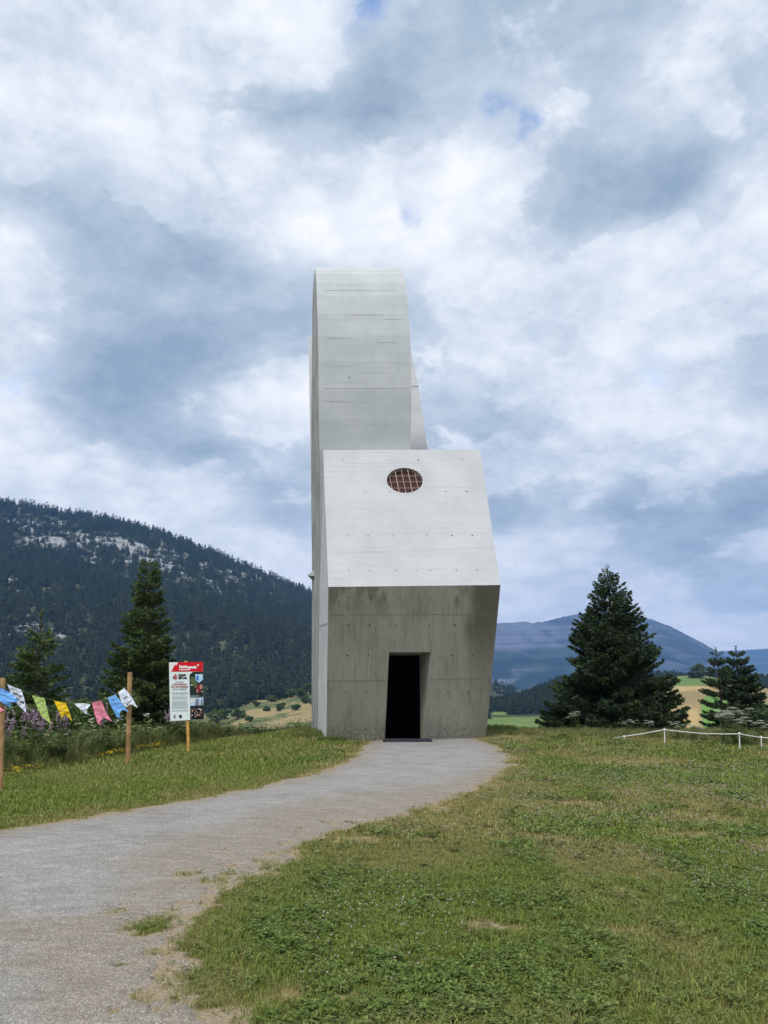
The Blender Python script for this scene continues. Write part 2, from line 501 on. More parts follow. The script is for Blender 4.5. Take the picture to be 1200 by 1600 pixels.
# path outline on the ground, and its signed distance (positive inside)
path_px = [(-420, 1352), (-150, 1324), (0, 1302), (100, 1283), (200, 1267), (300, 1250), (400, 1232), (480, 1213), (530, 1197), (555, 1184), (566, 1172), (578, 1160), (590, 1153),
           (690, 1153), (745, 1158), (775, 1166), (790, 1180), (798, 1195), (770, 1215), (735, 1235), (690, 1250), (620, 1272), (540, 1292), (465, 1318), (425, 1345), (398, 1370), (335, 1404), (275, 1445), (285, 1490), (288, 1545), (292, 1600)]
PATH = [tuple(G(*p))[:2] for p in path_px] + [(-1.0, 3.0), (-0.9, -8), (-14, -8), (-14, 7.6)]
def poly_sd(x, y, poly):
    x = np.asarray(x, float); y = np.asarray(y, float)
    d = np.full(x.shape, 1e9); ins = np.zeros(x.shape, bool)
    for (ax, ay), (bx, by) in zip(poly, poly[1:] + poly[:1]):
        ex, ey = bx - ax, by - ay
        t = np.clip(((x - ax) * ex + (y - ay) * ey) / (ex * ex + ey * ey + 1e-12), 0, 1)
        d = np.minimum(d, np.hypot(x - ax - t * ex, y - ay - t * ey))
        c = ((ay > y) != (by > y)) & (x < (bx - ax) * (y - ay) / (by - ay + 1e-12) + ax)
        ins ^= c
    return np.where(ins, d, -d)
ISLANDS = [(240, 1447, 44, 15), (292, 1365, 18, 3.5), (330, 1378, 16, 3), (355, 1366, 10, 3), (285, 1411, 8, 2), (170, 1427, 8, 2), (362, 1352, 7, 2), (366, 1383, 9, 3),
           (358, 1400, 10, 3), (300, 1445, 9, 4), (325, 1412, 8, 3), (205, 1506, 7, 2), (265, 1588, 6, 2), (410, 1345, 12, 4), (425, 1335, 10, 3), (455, 1331, 12, 3), (280, 1478, 10, 3), (270, 1465, 7, 3)]
_rr = random.Random(12)
for _ in range(46):
    _py = 1275 + 310 * _rr.random()
    _ex = float(np.interp(_py, [1272, 1292, 1318, 1345, 1370, 1404, 1445, 1545, 1600], [620, 540, 465, 425, 398, 335, 275, 288, 292]))
    _k = .6 + (_py - 1275) / 260
    ISLANDS.append((_ex - min(130, _rr.expovariate(1 / 38.0)), _py, (3 + 8 * _rr.random()) * _k, (1.0 + 2.2 * _rr.random()) * _k))
ISL = []
for px, py, rx, ry in ISLANDS:
    c = G(px, py); a = G(px + rx, py); b = G(px, py - ry)
    ISL.append((c.x, c.y, abs(a.x - c.x), abs(b.y - c.y)))
def path_f(x, y):
    """positive where gravel shows"""
    f = poly_sd(x, y, PATH)
    rough = 0.16 + 0.22 * sstep(14, 6, y)
    f = f + rough * 2 * (fbm(x * 2.2, y * 2.2, 21, 4, .58) - .5) + .16 * (fbm(x * 7, y * 5, 23, 3, .6) - .5)
    for cx, cy, rx, ry in ISL:
        q = np.hypot((x - cx) / rx, (y - cy) / ry) + .9 * (fbm(x * 7, y * 5, 31, 4, .6) - .5)
        f = np.where(np.hypot((x - cx) / rx, (y - cy) / ry) < 2.0, np.minimum(f, (q - 1) * ry), f)
    return f
BARE = [(450, 1556, 30, 17), (755, 1448, 45, 9), (800, 1452, 30, 7), (835, 1311, 60, 7), (690, 1262, 55, 9), (640, 1275, 60, 8), (560, 1312, 70, 9), (1070, 1305, 60, 6), (980, 1455, 50, 7), (700, 1290, 40, 5), (540, 1560, 30, 8), (530, 1205, 50, 8), (480, 1222, 40, 6), (380, 1242, 40, 6), (770, 1225, 40, 8), (1000, 1190, 110, 9), (880, 1255, 60, 6)]
BAREW = []
for px, py, rx, ry in BARE:
    c = G(px, py); a = G(px + rx, py); b = G(px, py - ry)
    BAREW.append((c.x, c.y, abs(a.x - c.x), abs(b.y - c.y)))
def dry_f(x, y):
    """0 lush .. 1 dried out"""
    x = np.asarray(x, float); y = np.asarray(y, float)
    d = sstep(.44, .68, fbm(x * .55 + 3, y * .38, 41, 5, .6)) * .55
    d = np.maximum(d, .7 * sstep(.46, .60, fbm(x * 1.7, y * 1.1, 47, 4)) * sstep(.4, .6, fbm(x * .25, y * .2, 48, 2)))
    sd = poly_sd(x, y, PATH)
    d = np.maximum(d, (.35 + .6 * sstep(7, 10, y)) * sstep(.45 + .5 * sstep(7, 10, y), .0, -sd + 1.3 * (fbm(x * .9, y * .9, 44, 4) - .45)) * (sd < .3))
    d = np.where(x < -1.5, d * .65, d)
    for cx, cy, rx, ry in BAREW:
        q = np.hypot((x - cx) / rx, (y - cy) / ry) + 1.0 * (fbm(x * 4, y * 3, 33, 4) - .5)
        d = np.maximum(d, sstep(1.3, .5, q))
    return np.clip(d, 0, 1)
def bare_f(x, y):
    b = np.zeros(np.shape(x))
    for i, (cx, cy, rx, ry) in enumerate(BAREW):
        q = np.hypot((x - cx) / rx, (y - cy) / ry) + 2.6 * (fbm(x * 4, y * 3, 33, 5, .65) - .5)
        b = np.maximum(b, sstep(1.1, .1, q) * (.85 if i < 4 else .65))
    f = path_f(x, y)
    b = np.maximum(b, .95 * sstep(-.28, .0, f) * np.maximum(sstep(.42, .58, fbm(x * 2.5, y * 2.0, 36, 4)), sstep(-.13, -.03, f)) * (f < .4))
    return b

def spaced(lo, hi, step, far_lo, far_hi, grow=1.13):
    c = list(np.arange(lo, hi + step / 2, step))
    s, v = step, hi
    while v < far_hi:
        s *= grow; v += s; c.append(v)
    s, v = step, lo
    while v > far_lo:
        s *= grow; v -= s; c.insert(0, v)
    return np.array(c)
def grid_faces(nx, ny):
    i = np.arange(nx - 1)[None, :] + nx * np.arange(ny - 1)[:, None]
    return np.stack([i, i + 1, i + nx + 1, i + nx], -1).reshape(-1, 4)

def build_ground():
    xs = spaced(-13, 13, .11, -3600, 3600)
    ys = spaced(2.5, 31, .11, -500, 7500)
    X, Y = np.meshgrid(xs, ys)
    Z = ground_h(X, Y)
    x, y = X.ravel(), Y.ravel()
    dry = dry_f(x, y); bare = bare_f(x, y)
    m, w = new_mat('lawn_soil_and_fields')
    pos = w.n('ShaderNodeNewGeometry').outputs['Position']
    sp = w.n('ShaderNodeSeparateXYZ', {0: pos})
    a_dry = w.n('ShaderNodeAttribute', attribute_name='dry').outputs['Fac']
    a_bare = w.n('ShaderNodeAttribute', attribute_name='bare').outputs['Fac']
    n1 = w.noise(pos, 9, 8, .65).outputs[0]
    n2 = w.noise(pos, 45, 5, .6).outputs[0]
    green = w.mix(w.mr(n1, .35, .65), (.04, .052, .014), (.09, .10, .03))  # turf base darkened: shade between the blades is in this colour
    dryc = w.mix(w.mr(n1, .35, .65), (.145, .12, .048), (.23, .19, .085))
    soil = w.mix(w.mr(n2, .35, .65), (.17, .135, .085), (.28, .235, .165))
    near = w.mix(a_dry, green, dryc)
    near = w.mix(w.mr(w.m('ADD', a_bare, w.m('MULTIPLY', w.m('SUBTRACT', n1, .5), .9)), .35, .75), near, soil)
    f1 = w.noise(pos, .006, 3, .5).outputs[0]
    f2 = w.noise(pos, .06, 6, .6).outputs[0]
    far = w.mix(w.mr(f1, .45, .55), (.085, .15, .035), (.10, .165, .04))
    far = w.mix(w.mr(f2, .45, .65, 0, .55), far, (.19, .20, .08))
    col = w.mix(w.mr(sp.outputs[1], 45, 110), near, far)
    finish(w, col, .95, w.m('ADD', n1, w.m('MULTIPLY', n2, .5)), .6, .03, .1)
    o = mesh_obj('ground', np.stack([x, y, Z.ravel()], 1), grid_faces(len(xs), len(ys)), m, smooth=True, attrs={'dry': dry, 'bare': bare})
    tag(o, 'lawn on the plateau falling away to green valley fields', 'ground', kind='structure')
build_ground()

def build_path():
    xs = np.arange(-13.9, 5.2, .05); ys = np.arange(-5, 24.2, .05)
    X, Y = np.meshgrid(xs, ys)
    Fv = path_f(X, Y)
    nx, ny = len(xs), len(ys)
    pos = Fv > 0
    cnt = pos[:-1, :-1].astype(int) + pos[:-1, 1:] + pos[1:, 1:] + pos[1:, :-1]
    full = np.argwhere(cnt == 4); part = np.argwhere((cnt > 0) & (cnt < 4))
    vid = -np.ones((ny, nx), int)
    i, j = full[:, 0], full[:, 1]
    for di, dj in ((0, 0), (0, 1), (1, 1), (1, 0)):
        vid[i + di, j + dj] = 0
    for a, b in part:
        for di, dj in ((0, 0), (0, 1), (1, 1), (1, 0)):
            if pos[a + di, b + dj]:
                vid[a + di, b + dj] = 0
    k = np.argwhere(vid == 0)
    vid[k[:, 0], k[:, 1]] = np.arange(len(k))
    V = [(xs[b], ys[a]) for a, b in k]
    faces = [(vid[a, b], vid[a, b + 1], vid[a + 1, b + 1], vid[a + 1, b]) for a, b in full]
    cache = {}
    def cut(p, q):
        key = (min(p, q), max(p, q))
        if key not in cache:
            fp, fq = Fv[p], Fv[q]
            t = fp / (fp - fq)
            V.append((xs[p[1]] + (xs[q[1]] - xs[p[1]]) * t, ys[p[0]] + (ys[q[0]] - ys[p[0]]) * t))
            cache[key] = len(V) - 1
        return cache[key]
    for a, b in part:
        ring = [(a, b), (a, b + 1), (a + 1, b + 1), (a + 1, b)]
        f = []
        for p, q in zip(ring, ring[1:] + ring[:1]):
            if pos[p]:
                f.append(vid[p])
            if pos[p] != pos[q]:
                f.append(cut(p, q))
        if len(f) >= 3:
            faces.append(tuple(f))
    V = np.array(V)
    sd = path_f(V[:, 0], V[:, 1])
    z = ground_h(V[:, 0], V[:, 1]) - .010 + .014 * sstep(0, .05, sd) + .012 * sstep(.03, .18, sd) + .012 * (fbm(V[:, 0] * 2, V[:, 1] * 2, 5, 3) - .5) * sstep(0, .1, sd)
    # dirt: where the gravel has worn thin, towards the lawn on the right and near the camera
    right = poly_sd(V[:, 0], V[:, 1], PATH)
    pxx, pyy = to_px(V[:, 0], np.maximum(V[:, 1], 1.2), 0 * V[:, 0])
    lawn_side = sstep(-.9, .9, (V[:, 0] - np.interp(V[:, 1], [0, 4.2, 5.5, 7, 9, 11, 14, 18, 24], [-1.6, -1.9, -2.1, -2.2, -2.3, -1.6, .2, 2.6, 6])))
    dirt = np.clip(lawn_side * .9 * sstep(17, 10, V[:, 1]) + .55 * sstep(.5, .72, fbm(V[:, 0] * .5, V[:, 1] * .9, 71, 4)) * sstep(10, 6, V[:, 1]) + .8 * sstep(.9, 0, right) * sstep(-.5, .5, V[:, 0] + 4.5), 0, 1)
    m, w = new_mat('gravel')
    pos_ = w.n('ShaderNodeNewGeometry').outputs['Position']
    d = w.n('ShaderNodeAttribute', attribute_name='dirt').outputs['Fac']
    v1 = w.n('ShaderNodeTexVoronoi', {'Vector': pos_, 'Scale': 125.0, 'Randomness': 1.0})
    v2 = w.n('ShaderNodeTexVoronoi', {'Vector': pos_, 'Scale': 60.0, 'Randomness': 1.0})
    n1 = w.noise(pos_, 1.3, 8, .65).outputs[0]
    n2 = w.noise(pos_, 110, 4, .7).outputs[0]
    s1 = w.n('ShaderNodeSeparateColor', {0: v1.outputs['Color']}).outputs[0]
    s2 = w.n('ShaderNodeSeparateColor', {0: v2.outputs['Color']}).outputs[0]
    g = w.ramp(s1, [(0, (.17, .167, .16)), (.4, (.245, .242, .235)), (.8, (.30, .297, .29)), (1, (.42, .415, .40))])
    g = w.mix(w.mr(s2, .86, .98, 0, .55), g, (.48, .475, .46))
    g = w.mix(w.mr(n1, .42, .68, 0, .5), g, (.18, .177, .17))
    e = w.ramp(s1, [(0, (.155, .128, .092)), (.6, (.245, .208, .155)), (1, (.36, .32, .26))])
    f = w.mr(w.m('ADD', d, w.m('MULTIPLY', w.m('SUBTRACT', n1, .5), .9)), .10, 1.0, 0, .72)
    col = w.mix(f, g, e)
    col = w.mix(w.mr(n2, .45, .7, 0, .35), col, (.10, .10, .10))
    st = w.noise(w.n('ShaderNodeMapping', {'Vector': pos_, 'Rotation': (0, 0, .5), 'Scale': (3.2, 9.0, 1)}).outputs[0], 1.0, 8, .68).outputs[0]
    col = w.mix(w.mr(st, .50, .64, 0, .42), col, w.mix(1.0, col, (1.5, 1.5, 1.5), 'MULTIPLY'))
    col = w.mix(w.mr(st, .46, .34, 0, .45), col, w.mix(1.0, col, (.62, .6, .57), 'MULTIPLY'))
    hgt = w.m('SUBTRACT', w.m('ADD', w.m('MULTIPLY', s1, .4), w.m('MULTIPLY', n1, .6)), w.m('MULTIPLY', v1.outputs['Distance'], 1.1))
    finish(w, col, .95, hgt, .6, .014, .1)
    o = mesh_obj('path', np.c_[V, z], faces, m, smooth=False, attrs={'dirt': dirt})
    tag(o, 'pale gravel path curving up to the doorway', 'path', kind='structure')
build_path()

# ------------------------------------------------------------------ hills
def sheet(name, prof, y_toe, y_ridge, z_toe, nx, ny, mat, power=1.25, amp=6.0, nscale=120.0, back=.25, seed=1, color=None, label=None, rough_far=0.0, lip=0.0):
    """a hillside from its toe up to a ridge line and a little way down behind; returns a sampler"""
    px = np.array([p[0] for p in prof], float)
    ax, az = [], []
    for p in prof:
        q = P(p[0], p[1], y_ridge)
        ax.append(q.x / y_ridge); az.append(q.z)
    ax, az = np.array(ax), np.array(az)
    def at(a, s):
        y = y_toe + (y_ridge - y_toe) * s
        x = a * y
        zr = np.interp(a, ax, az)
        up = np.where(s <= 1, z_toe + (zr - z_toe) * np.clip(s, 0, 1) ** power, zr - (s - 1) * (zr - z_toe) * 1.6)
        env = np.clip(np.sin(np.pi * np.clip(s, 0, 1)), 0, 1) ** .7
        up = up + amp * env * 2 * (fbm(x / nscale, y / nscale, seed, 5) - .5) + rough_far * (fbm(x / 25, y / 25, seed + 5, 3) - .5) * 2
        return x, y, up
    S = np.r_[np.linspace(-.08, 1, ny), 1 + np.linspace(.05, back, 5)]
    A = np.linspace(ax[0], ax[-1], nx)
    AA, SS = np.meshgrid(A, S)
    x, y, z = at(AA.ravel(), SS.ravel())
    attrs = {}
    if color is not None:
        attrs['land'] = color(x, y, z, SS.ravel())
    o = mesh_obj(name, np.stack([x, y, z], 1), grid_faces(nx, len(S)), mat, smooth=True, attrs=attrs)
    tag(o, label, 'hill', kind='structure')
    return at, ax

def land_mat(name, nscale=.12, contrast=.35, bump=.6, bdist=.6):
    m, w = new_mat(name)
    pos = w.n('ShaderNodeNewGeometry').outputs['Position']
    c = w.n('ShaderNodeAttribute', attribute_name='land').outputs['Color']
    n = w.noise(pos, nscale, 9, .65).outputs[0]
    n2 = w.noise(pos, nscale * 9, 5, .65).outputs[0]
    col = w.mix(w.mr(n, .35, .68, 0, contrast), c, w.mix(1.0, c, (.45, .5, .5), 'MULTIPLY'))
    col = w.mix(w.mr(n2, .5, .7, 0, contrast), col, w.mix(1.0, c, (1.35, 1.3, 1.25), 'MULTIPLY'))
    finish(w, col, .95, w.m('ADD', n, w.m('MULTIPLY', n2, .3)), bump, bdist, .1)
    return m
def lerp(a, b, t):
    return np.asarray(a)[None, :] * (1 - t[:, None]) + np.asarray(b)[None, :] * t[:, None] if np.ndim(a) == 1 else a * (1 - t[:, None]) + np.asarray(b)[None, :] * t[:, None]

# --- the wooded mountain on the left
def rock_mask(px, py, x, y):
    """bands of pale karst under the crest, and small outcrops lower down"""
    line = np.interp(px, [0, 60, 130, 220, 300, 400, 490], [800, 812, 830, 842, 868, 900, 930])
    b = 1.05 * np.exp(-((py - line - 20) / 28.0) ** 2) * sstep(-80, 60, px) * (1 - .45 * sstep(280, 440, px)) * (1 - sstep(440, 500, px))
    b = b * (.45 + 1.0 * sstep(.35, .65, fbm(x / 55, y / 90, 12, 3)))
    for cx, cy, rx, ry in ((45, 982, 26, 13), (6, 998, 16, 13), (92, 1000, 7, 14), (85, 946, 5, 4), (145, 1008, 8, 8), (262, 912, 6, 4), (290, 925, 10, 4), (20, 905, 10, 4), (330, 938, 5, 4), (75, 1015, 5, 8), (410, 925, 8, 3)):
        b = np.maximum(b, 1.05 * np.exp(-((px - cx) / rx) ** 2 - ((py - cy) / ry) ** 2))
    return np.clip(b, 0, 1.2)
def col_left(x, y, z, s):
    px, py = to_px(x, y, z)
    r = rock_mask(px, py, x, y)
    n = fbm(x / 7, y / 16, 5, 4)
    k = sstep(.40, .66, r * .70 + (n - .5) * 2.1)
    g = lerp((.035, .045, .022), (.07, .08, .038), sstep(.4, .7, fbm(x / 60, y / 60, 8, 4)))
    return lerp(g, (.25, .26, .27), k)
M['land_left'] = land_mat('mountainside', .05, .45, .8, 1.5)
left_prof = [(-700, 740), (-400, 760), (-150, 774), (0, 786), (30, 789), (70, 796), (130, 806), (200, 820), (250, 833), (300, 852), (340, 869), (380, 884), (410, 896), (450, 914), (490, 932), (560, 966), (620, 1000), (680, 1035), (740, 1068), (800, 1085)]
left_at, left_ax = sheet('wooded_mountain', left_prof, 520, 1700, -24, 420, 330, M['land_left'], 1.12, 16, 190, .2, 4, col_left, 'wooded mountainside with pale rock below its crest', rough_far=1.5)

# --- grassy foot of that mountain
def col_foot(x, y, z, s):
    n = fbm(x / 22, y / 34, 14, 4)
    return lerp(lerp((.10, .115, .048), (.25, .20, .10), sstep(.44, .62, n)), (.075, .10, .036), sstep(.48, .64, fbm(x / 9, y / 22, 15, 4)))
M['land_foot'] = land_mat('dry_hillside', .12, .4, .6, .6)
foot_at, foot_ax = sheet('dry_hillside', [(-500, 1112), (0, 1110), (120, 1104), (200, 1110), (300, 1112), (350, 1109), (385, 1098), (400, 1093), (440, 1092), (490, 1080), (560, 1072), (640, 1080), (720, 1110)], 300, 520, -22, 160, 90, M['land_foot'], 1.0, 1.6, 40, .3, 6, col_foot, 'tan grassy slope at the foot of the wooded mountain')

# --- knoll with striped fields
def col_knoll(x, y, z, s):
    px, py = to_px(x, y, z)
    n = fbm(x / 14, y / 14, 24, 4)
    wob = 3 * (fbm(x / 30, y / 30, 25, 2) - .5)
    c = lerp((.21, .165, .085), (.33, .25, .12), sstep(.35, .65, n))
    c = lerp(c, (.105, .165, .055), sstep(1074, 1071, py + wob) * sstep(1130, 1112, px) * sstep(1, .99, s + 0 * px))
    tan_low = sstep(1092, 1118, py) * sstep(1100, 1085, px)
    c = lerp(c, (.42, .30, .13), tan_low * .6)
    edge = np.interp(py, [1078, 1092, 1108, 1130], [1112, 1101, 1094, 1098])
    gr = sstep(-1.5, 1.5, px - edge + wob) * sstep(1084, 1090, py + .10 * np.maximum(0, px - 1150) * -1)
    c = lerp(c, (.11, .22, .045), gr * sstep(1166, 1158, px))
    c = lerp(c, (.12, .20, .06), sstep(1096, 1100, py) * sstep(1158, 1166, px))
    return c
M['land_knoll'] = land_mat('field_knoll', .2, .22, .4, .4)
knoll_at, knoll_ax = sheet('field_knoll', [(860, 1140), (900, 1128), (960, 1102), (1000, 1082), (1020, 1071), (1040, 1062), (1060, 1056.5), (1090, 1055), (1112, 1058), (1150, 1067), (1200, 1076), (1300, 1086), (1450, 1100)], 380, 480, -22.5, 240, 90, M['land_knoll'], .8, .5, 60, .5, 7, col_knoll, 'rounded knoll with green and tan field strips')

# --- tan alp in the gap beside the building
def col_alp(x, y, z, s):
    px, py = to_px(x, y, z)
    return lerp((.30, .225, .12), (.16, .18, .075), sstep(.4, .6, fbm(x / 50, y / 50, 34, 4)) * .8 + .2 * sstep(1080, 1095, py))
M['land_alp'] = land_mat('dry_alp', .06, .3, .5, .8)
alp_at, alp_ax = sheet('dry_alp', [(500, 1072), (640, 1064), (720, 1064), (757, 1068), (775, 1072), (797, 1079), (815, 1089), (850, 1108)], 1000, 1400, -24, 120, 50, M['land_alp'], 1.0, 3, 120, .3, 8, col_alp, 'tan grass slope in the gap below the blue cliffs')

# --- dark wooded hill behind the fields
M['land_wood'] = land_mat('forest_floor', .1, .3)
wood_at, wood_ax = sheet('wooded_hill', [(600, 1122), (740, 1118), (780, 1112), (810, 1105), (840, 1092), (870, 1078), (920, 1071), (1000, 1068), (1040, 1068), (1100, 1074), (1180, 1073), (1300, 1072), (1500, 1072)], 620, 900, -22, 160, 40, M['land_wood'], 1.0, 1.5, 120, .3, 9,
                         lambda x, y, z, s: lerp((.035, .045, .02), (.05, .06, .028), fbm(x / 30, y / 30, 3, 2)), 'low hill covered in dark conifers behind the fields')

# --- cliffs far away, some haze blue mixed into their base colours
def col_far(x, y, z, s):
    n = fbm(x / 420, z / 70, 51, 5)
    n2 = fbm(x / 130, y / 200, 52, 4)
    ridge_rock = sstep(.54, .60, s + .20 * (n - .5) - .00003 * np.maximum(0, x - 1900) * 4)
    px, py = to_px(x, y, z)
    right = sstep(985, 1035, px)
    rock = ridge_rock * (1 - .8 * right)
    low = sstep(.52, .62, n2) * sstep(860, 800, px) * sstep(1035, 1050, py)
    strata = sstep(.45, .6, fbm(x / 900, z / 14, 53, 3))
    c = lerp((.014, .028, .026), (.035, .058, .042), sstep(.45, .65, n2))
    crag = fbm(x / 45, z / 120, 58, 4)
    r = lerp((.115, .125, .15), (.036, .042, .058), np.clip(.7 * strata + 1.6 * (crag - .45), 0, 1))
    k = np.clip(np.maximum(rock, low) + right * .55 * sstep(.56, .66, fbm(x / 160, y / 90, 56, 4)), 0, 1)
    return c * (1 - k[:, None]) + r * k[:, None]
M['land_far'] = land_mat('haze_tinted_cliffs', .012, .35, .9, 12)
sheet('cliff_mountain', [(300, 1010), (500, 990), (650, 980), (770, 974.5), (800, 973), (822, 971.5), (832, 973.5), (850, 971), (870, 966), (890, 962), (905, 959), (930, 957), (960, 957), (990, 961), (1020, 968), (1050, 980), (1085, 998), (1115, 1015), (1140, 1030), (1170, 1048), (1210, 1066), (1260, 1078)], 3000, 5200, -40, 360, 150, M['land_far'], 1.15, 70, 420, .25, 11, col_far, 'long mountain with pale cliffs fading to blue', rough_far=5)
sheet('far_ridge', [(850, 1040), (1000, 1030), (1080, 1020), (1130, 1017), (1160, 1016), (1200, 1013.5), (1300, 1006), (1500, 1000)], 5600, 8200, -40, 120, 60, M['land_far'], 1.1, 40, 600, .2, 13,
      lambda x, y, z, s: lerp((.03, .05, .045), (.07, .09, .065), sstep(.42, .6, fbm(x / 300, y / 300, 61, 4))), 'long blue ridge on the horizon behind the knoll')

# ------------------------------------------------------------------ conifers
def spruce_mesh(seed, H, RB, n_br, dens, blade, shape=.9, droop=.30, top_bare=.04, gap=0.0, skirt=.03, side=.42, tipup=.62, hang=.10, loose=.35):
    """arrays of needle blades (diamonds) along whorled, drooping branches; base at z = 0"""
    g = np.random.default_rng(seed)
    hs = H * (skirt + (1 - skirt - top_bare) * np.sort(g.random(n_br) ** 1.15))
    if gap:
        lev = np.round(hs / gap) * gap
        hs = lev + (hs - lev) * loose
    az = g.random(n_br) * 2 * np.pi
    L = RB * (np.clip(1 - hs / H, 0, 1) ** shape) * (.70 + .42 * g.random(n_br)) + .03 * H * .5
    L = L * np.clip(.55 + hs / (H * .16), 0, 1)
    V, limbs = [], []
    for h, a, l in zip(hs, az, L):
        up = .55 * (h / H) ** 1.5
        c, s = math.cos(a), math.sin(a)
        n = max(5, int(dens * l ** 1.55))
        t = g.random(n) ** .62
        u = (g.random(n) * 2 - 1)
        w = side * l * (1 - t) ** .75 * (.25 + t) ** .4 + .03 * l
        lat = u * w
        rr = t * l + np.abs(lat) * .35
        zz = h + l * (up * t - droop * t + droop * tipup * t * t) - np.abs(lat) * .18 - g.random(n) ** 2 * hang * l * (1.1 - t) - g.random(n) * .03
        pos = np.stack([c * rr - s * lat, s * rr + c * lat, zz], 1)
        sg = np.sign(u)
        d = np.stack([c - s * sg * .8, s + c * sg * .8, np.full(n, -.12)], 1) + g.normal(0, .38, (n, 3))
        d /= np.linalg.norm(d, axis=1)[:, None]
        V.append((pos, d, blade * (.6 + .8 * g.random(n)) * (.75 + .35 * (1 - h / H))))
        if l > .35:
            limbs.append((h, a, l, up))
    # leader and its short upright twigs
    n = int(22 + 20 * top_bare * 20)
    t = g.random(n)
    pos = np.stack([g.normal(0, .012 * H * .3, n), g.normal(0, .012 * H * .3, n), H * (1 - top_bare * 1.6 * (1 - t))], 1)
    d = np.stack([g.normal(0, .6, n), g.normal(0, .6, n), np.full(n, .7)], 1)
    d /= np.linalg.norm(d, axis=1)[:, None]
    V.append((pos, d, np.full(n, blade * .8)))
    pos = np.concatenate([v[0] for v in V]); d = np.concatenate([v[1] for v in V]); ln = np.concatenate([v[2] for v in V])
    r = g.normal(0, 1, pos.shape); r[:, 2] *= .45
    sd = np.cross(d, r); sd /= np.linalg.norm(sd, axis=1)[:, None] + 1e-9
    wd = ln * .19
    nrm = np.cross(sd, d)
    tip = pos + d * ln[:, None]; mid = pos + d * (ln * .45)[:, None] + nrm * (ln * .06)[:, None]
    verts = np.stack([pos, mid + sd * wd[:, None], tip, mid - sd * wd[:, None]], 1).reshape(-1, 3)
    faces = np.arange(len(pos) * 4).reshape(-1, 4)
    return verts, faces, limbs

def spruce(name, x, y, z0, top_z, RB, label, seed, n_br=150, dens=42, blade=.17, mat=None, group=None, **kw):
    H = top_z - z0
    o = empty(name, (x, y, z0))
    tag(o, label, 'tree', group)
    v, f, limbs = spruce_mesh(seed, H, RB, n_br, dens, blade, **kw)
    mesh_obj('crown', v + np.array([x, y, z0]), f, mat or M['needle'], o)
    mb = MB()
    r0 = .018 * H + .02
    mb.tube([(x, y, z0 - .3), (x, y, z0 + .05 * H), (x + .01 * H, y, z0 + .5 * H), (x, y, z0 + H * .99)], [r0 * 1.25, r0, r0 * .6, .008], 8)
    for h, a, l, up in limbs[::2]:
        dr = kw.get('droop', .30)
        pts = [(x + math.cos(a) * l * t, y + math.sin(a) * l * t, z0 + h + l * (up * t - dr * t + dr * kw.get('tipup', .62) * t * t)) for t in (0, .4, .85)]
        mb.tube(pts, [.012 + .008 * l, .009 + .004 * l, .004], 4, cap=False)
    mb.build('trunk', M['bark'], o)
    return o

def gz(x, y):
    return float(ground_h(np.array([x]), np.array([y]))[0])
def on_px(px, Y):
    x = P(px, 1100, Y).x
    return x, Y, gz(x, Y)

x, y, z = on_px(962, 36)
spruce('spruce_tree', x, y, z, P(943, 884, 36).z, 3.45, 'broad dense dark spruce behind the white tape fence', 3, 500, 110, .155, M['needle_dark'], shape=.93, droop=.24, top_bare=.03, skirt=.02, tipup=1.15, hang=.20, side=.34)
x, y, z = on_px(219, 30)
spruce('spruce_tree', x, y, z, P(218, 862, 30).z, 1.75, 'tall narrow spruce behind the second bunting pole', 5, 420, 150, .13, M['needle'], shape=.86, droop=.30, top_bare=.05, tipup=1.05, hang=.28, side=.36, gap=.3, loose=.7)
x, y, z = on_px(52, 26)
spruce('spruce_tree', x, y, z, P(55, 952, 26).z, 1.75, 'young spruce with a thin bare leader behind the flags', 8, 210, 110, .13, M['needle'], shape=1.0, droop=.16, top_bare=.16, tipup=1.1, hang=.22, side=.36, gap=.3, loose=.7)
x, y, z = on_px(1126, 48)
spruce('spruce_tree', x, y, z, P(1125, 1012, 48).z, 1.7, 'thin open spruce with tiered branches, nearer the broad spruce', 12, 190, 140, .16, M['needle_dark'], shape=.66, droop=.34, top_bare=.06, gap=.62, side=.28, tipup=.85, hang=.26, loose=.5)
x, y, z = on_px(1158, 50)
spruce('spruce_tree', x, y, z, P(1152, 1009, 50).z, 2.4, 'fuller tiered spruce beside the thin open one', 14, 380, 130, .16, M['needle_dark'], shape=.72, droop=.30, top_bare=.06, gap=.55, side=.30, tipup=.85, hang=.28, loose=.6)

# far forest: one mass made of a few spruce shapes
def far_kind(i, seed, H, RB, nb, dn, bl):
    v, f, _ = spruce_mesh(seed, H, RB, nb, dn, bl, shape=.85, droop=.30, top_bare=.04, skirt=.05)
    return mesh_obj('forest_spruce.%03d' % i, v, f, M['needle_far'], do_link=False)
def forest(name, label, pts, hmin, hmax, seed, tint):
    g = np.random.default_rng(seed)
    n = len(pts)
    kinds = [far_kind(i, seed * 10 + i, 14, 2.6 + .35 * i, 64, 3.4, 1.5) for i in range(4)]
    h = (hmin + (hmax - hmin) * (.5 * g.random(n) + .5 * g.random(n) ** .7)) / 14.0
    wv = h * (.85 + .4 * g.random(n))
    o = make_scatter(name, pts, np.stack([g.normal(0, .03, n), g.normal(0, .03, n), g.random(n) * 6.28], 1), np.stack([wv, wv, h], 1), g.integers(0, 4, n), kinds, tint)
    tag(o, label, 'forest', kind='stuff')

def jitter_on(at, a0, a1, s0, s1, n, seed):
    g = np.random.default_rng(seed)
    # uniform per ground area: density proportional to y
    s = s0 + (s1 - s0) * g.random(n * 2)
    a = a0 + (a1 - a0) * g.random(n * 2)
    x, y, z = at(a, s)
    keep = g.random(n * 2) < y / y.max()
    return x[keep][:n], y[keep][:n], z[keep][:n], s[keep][:n]

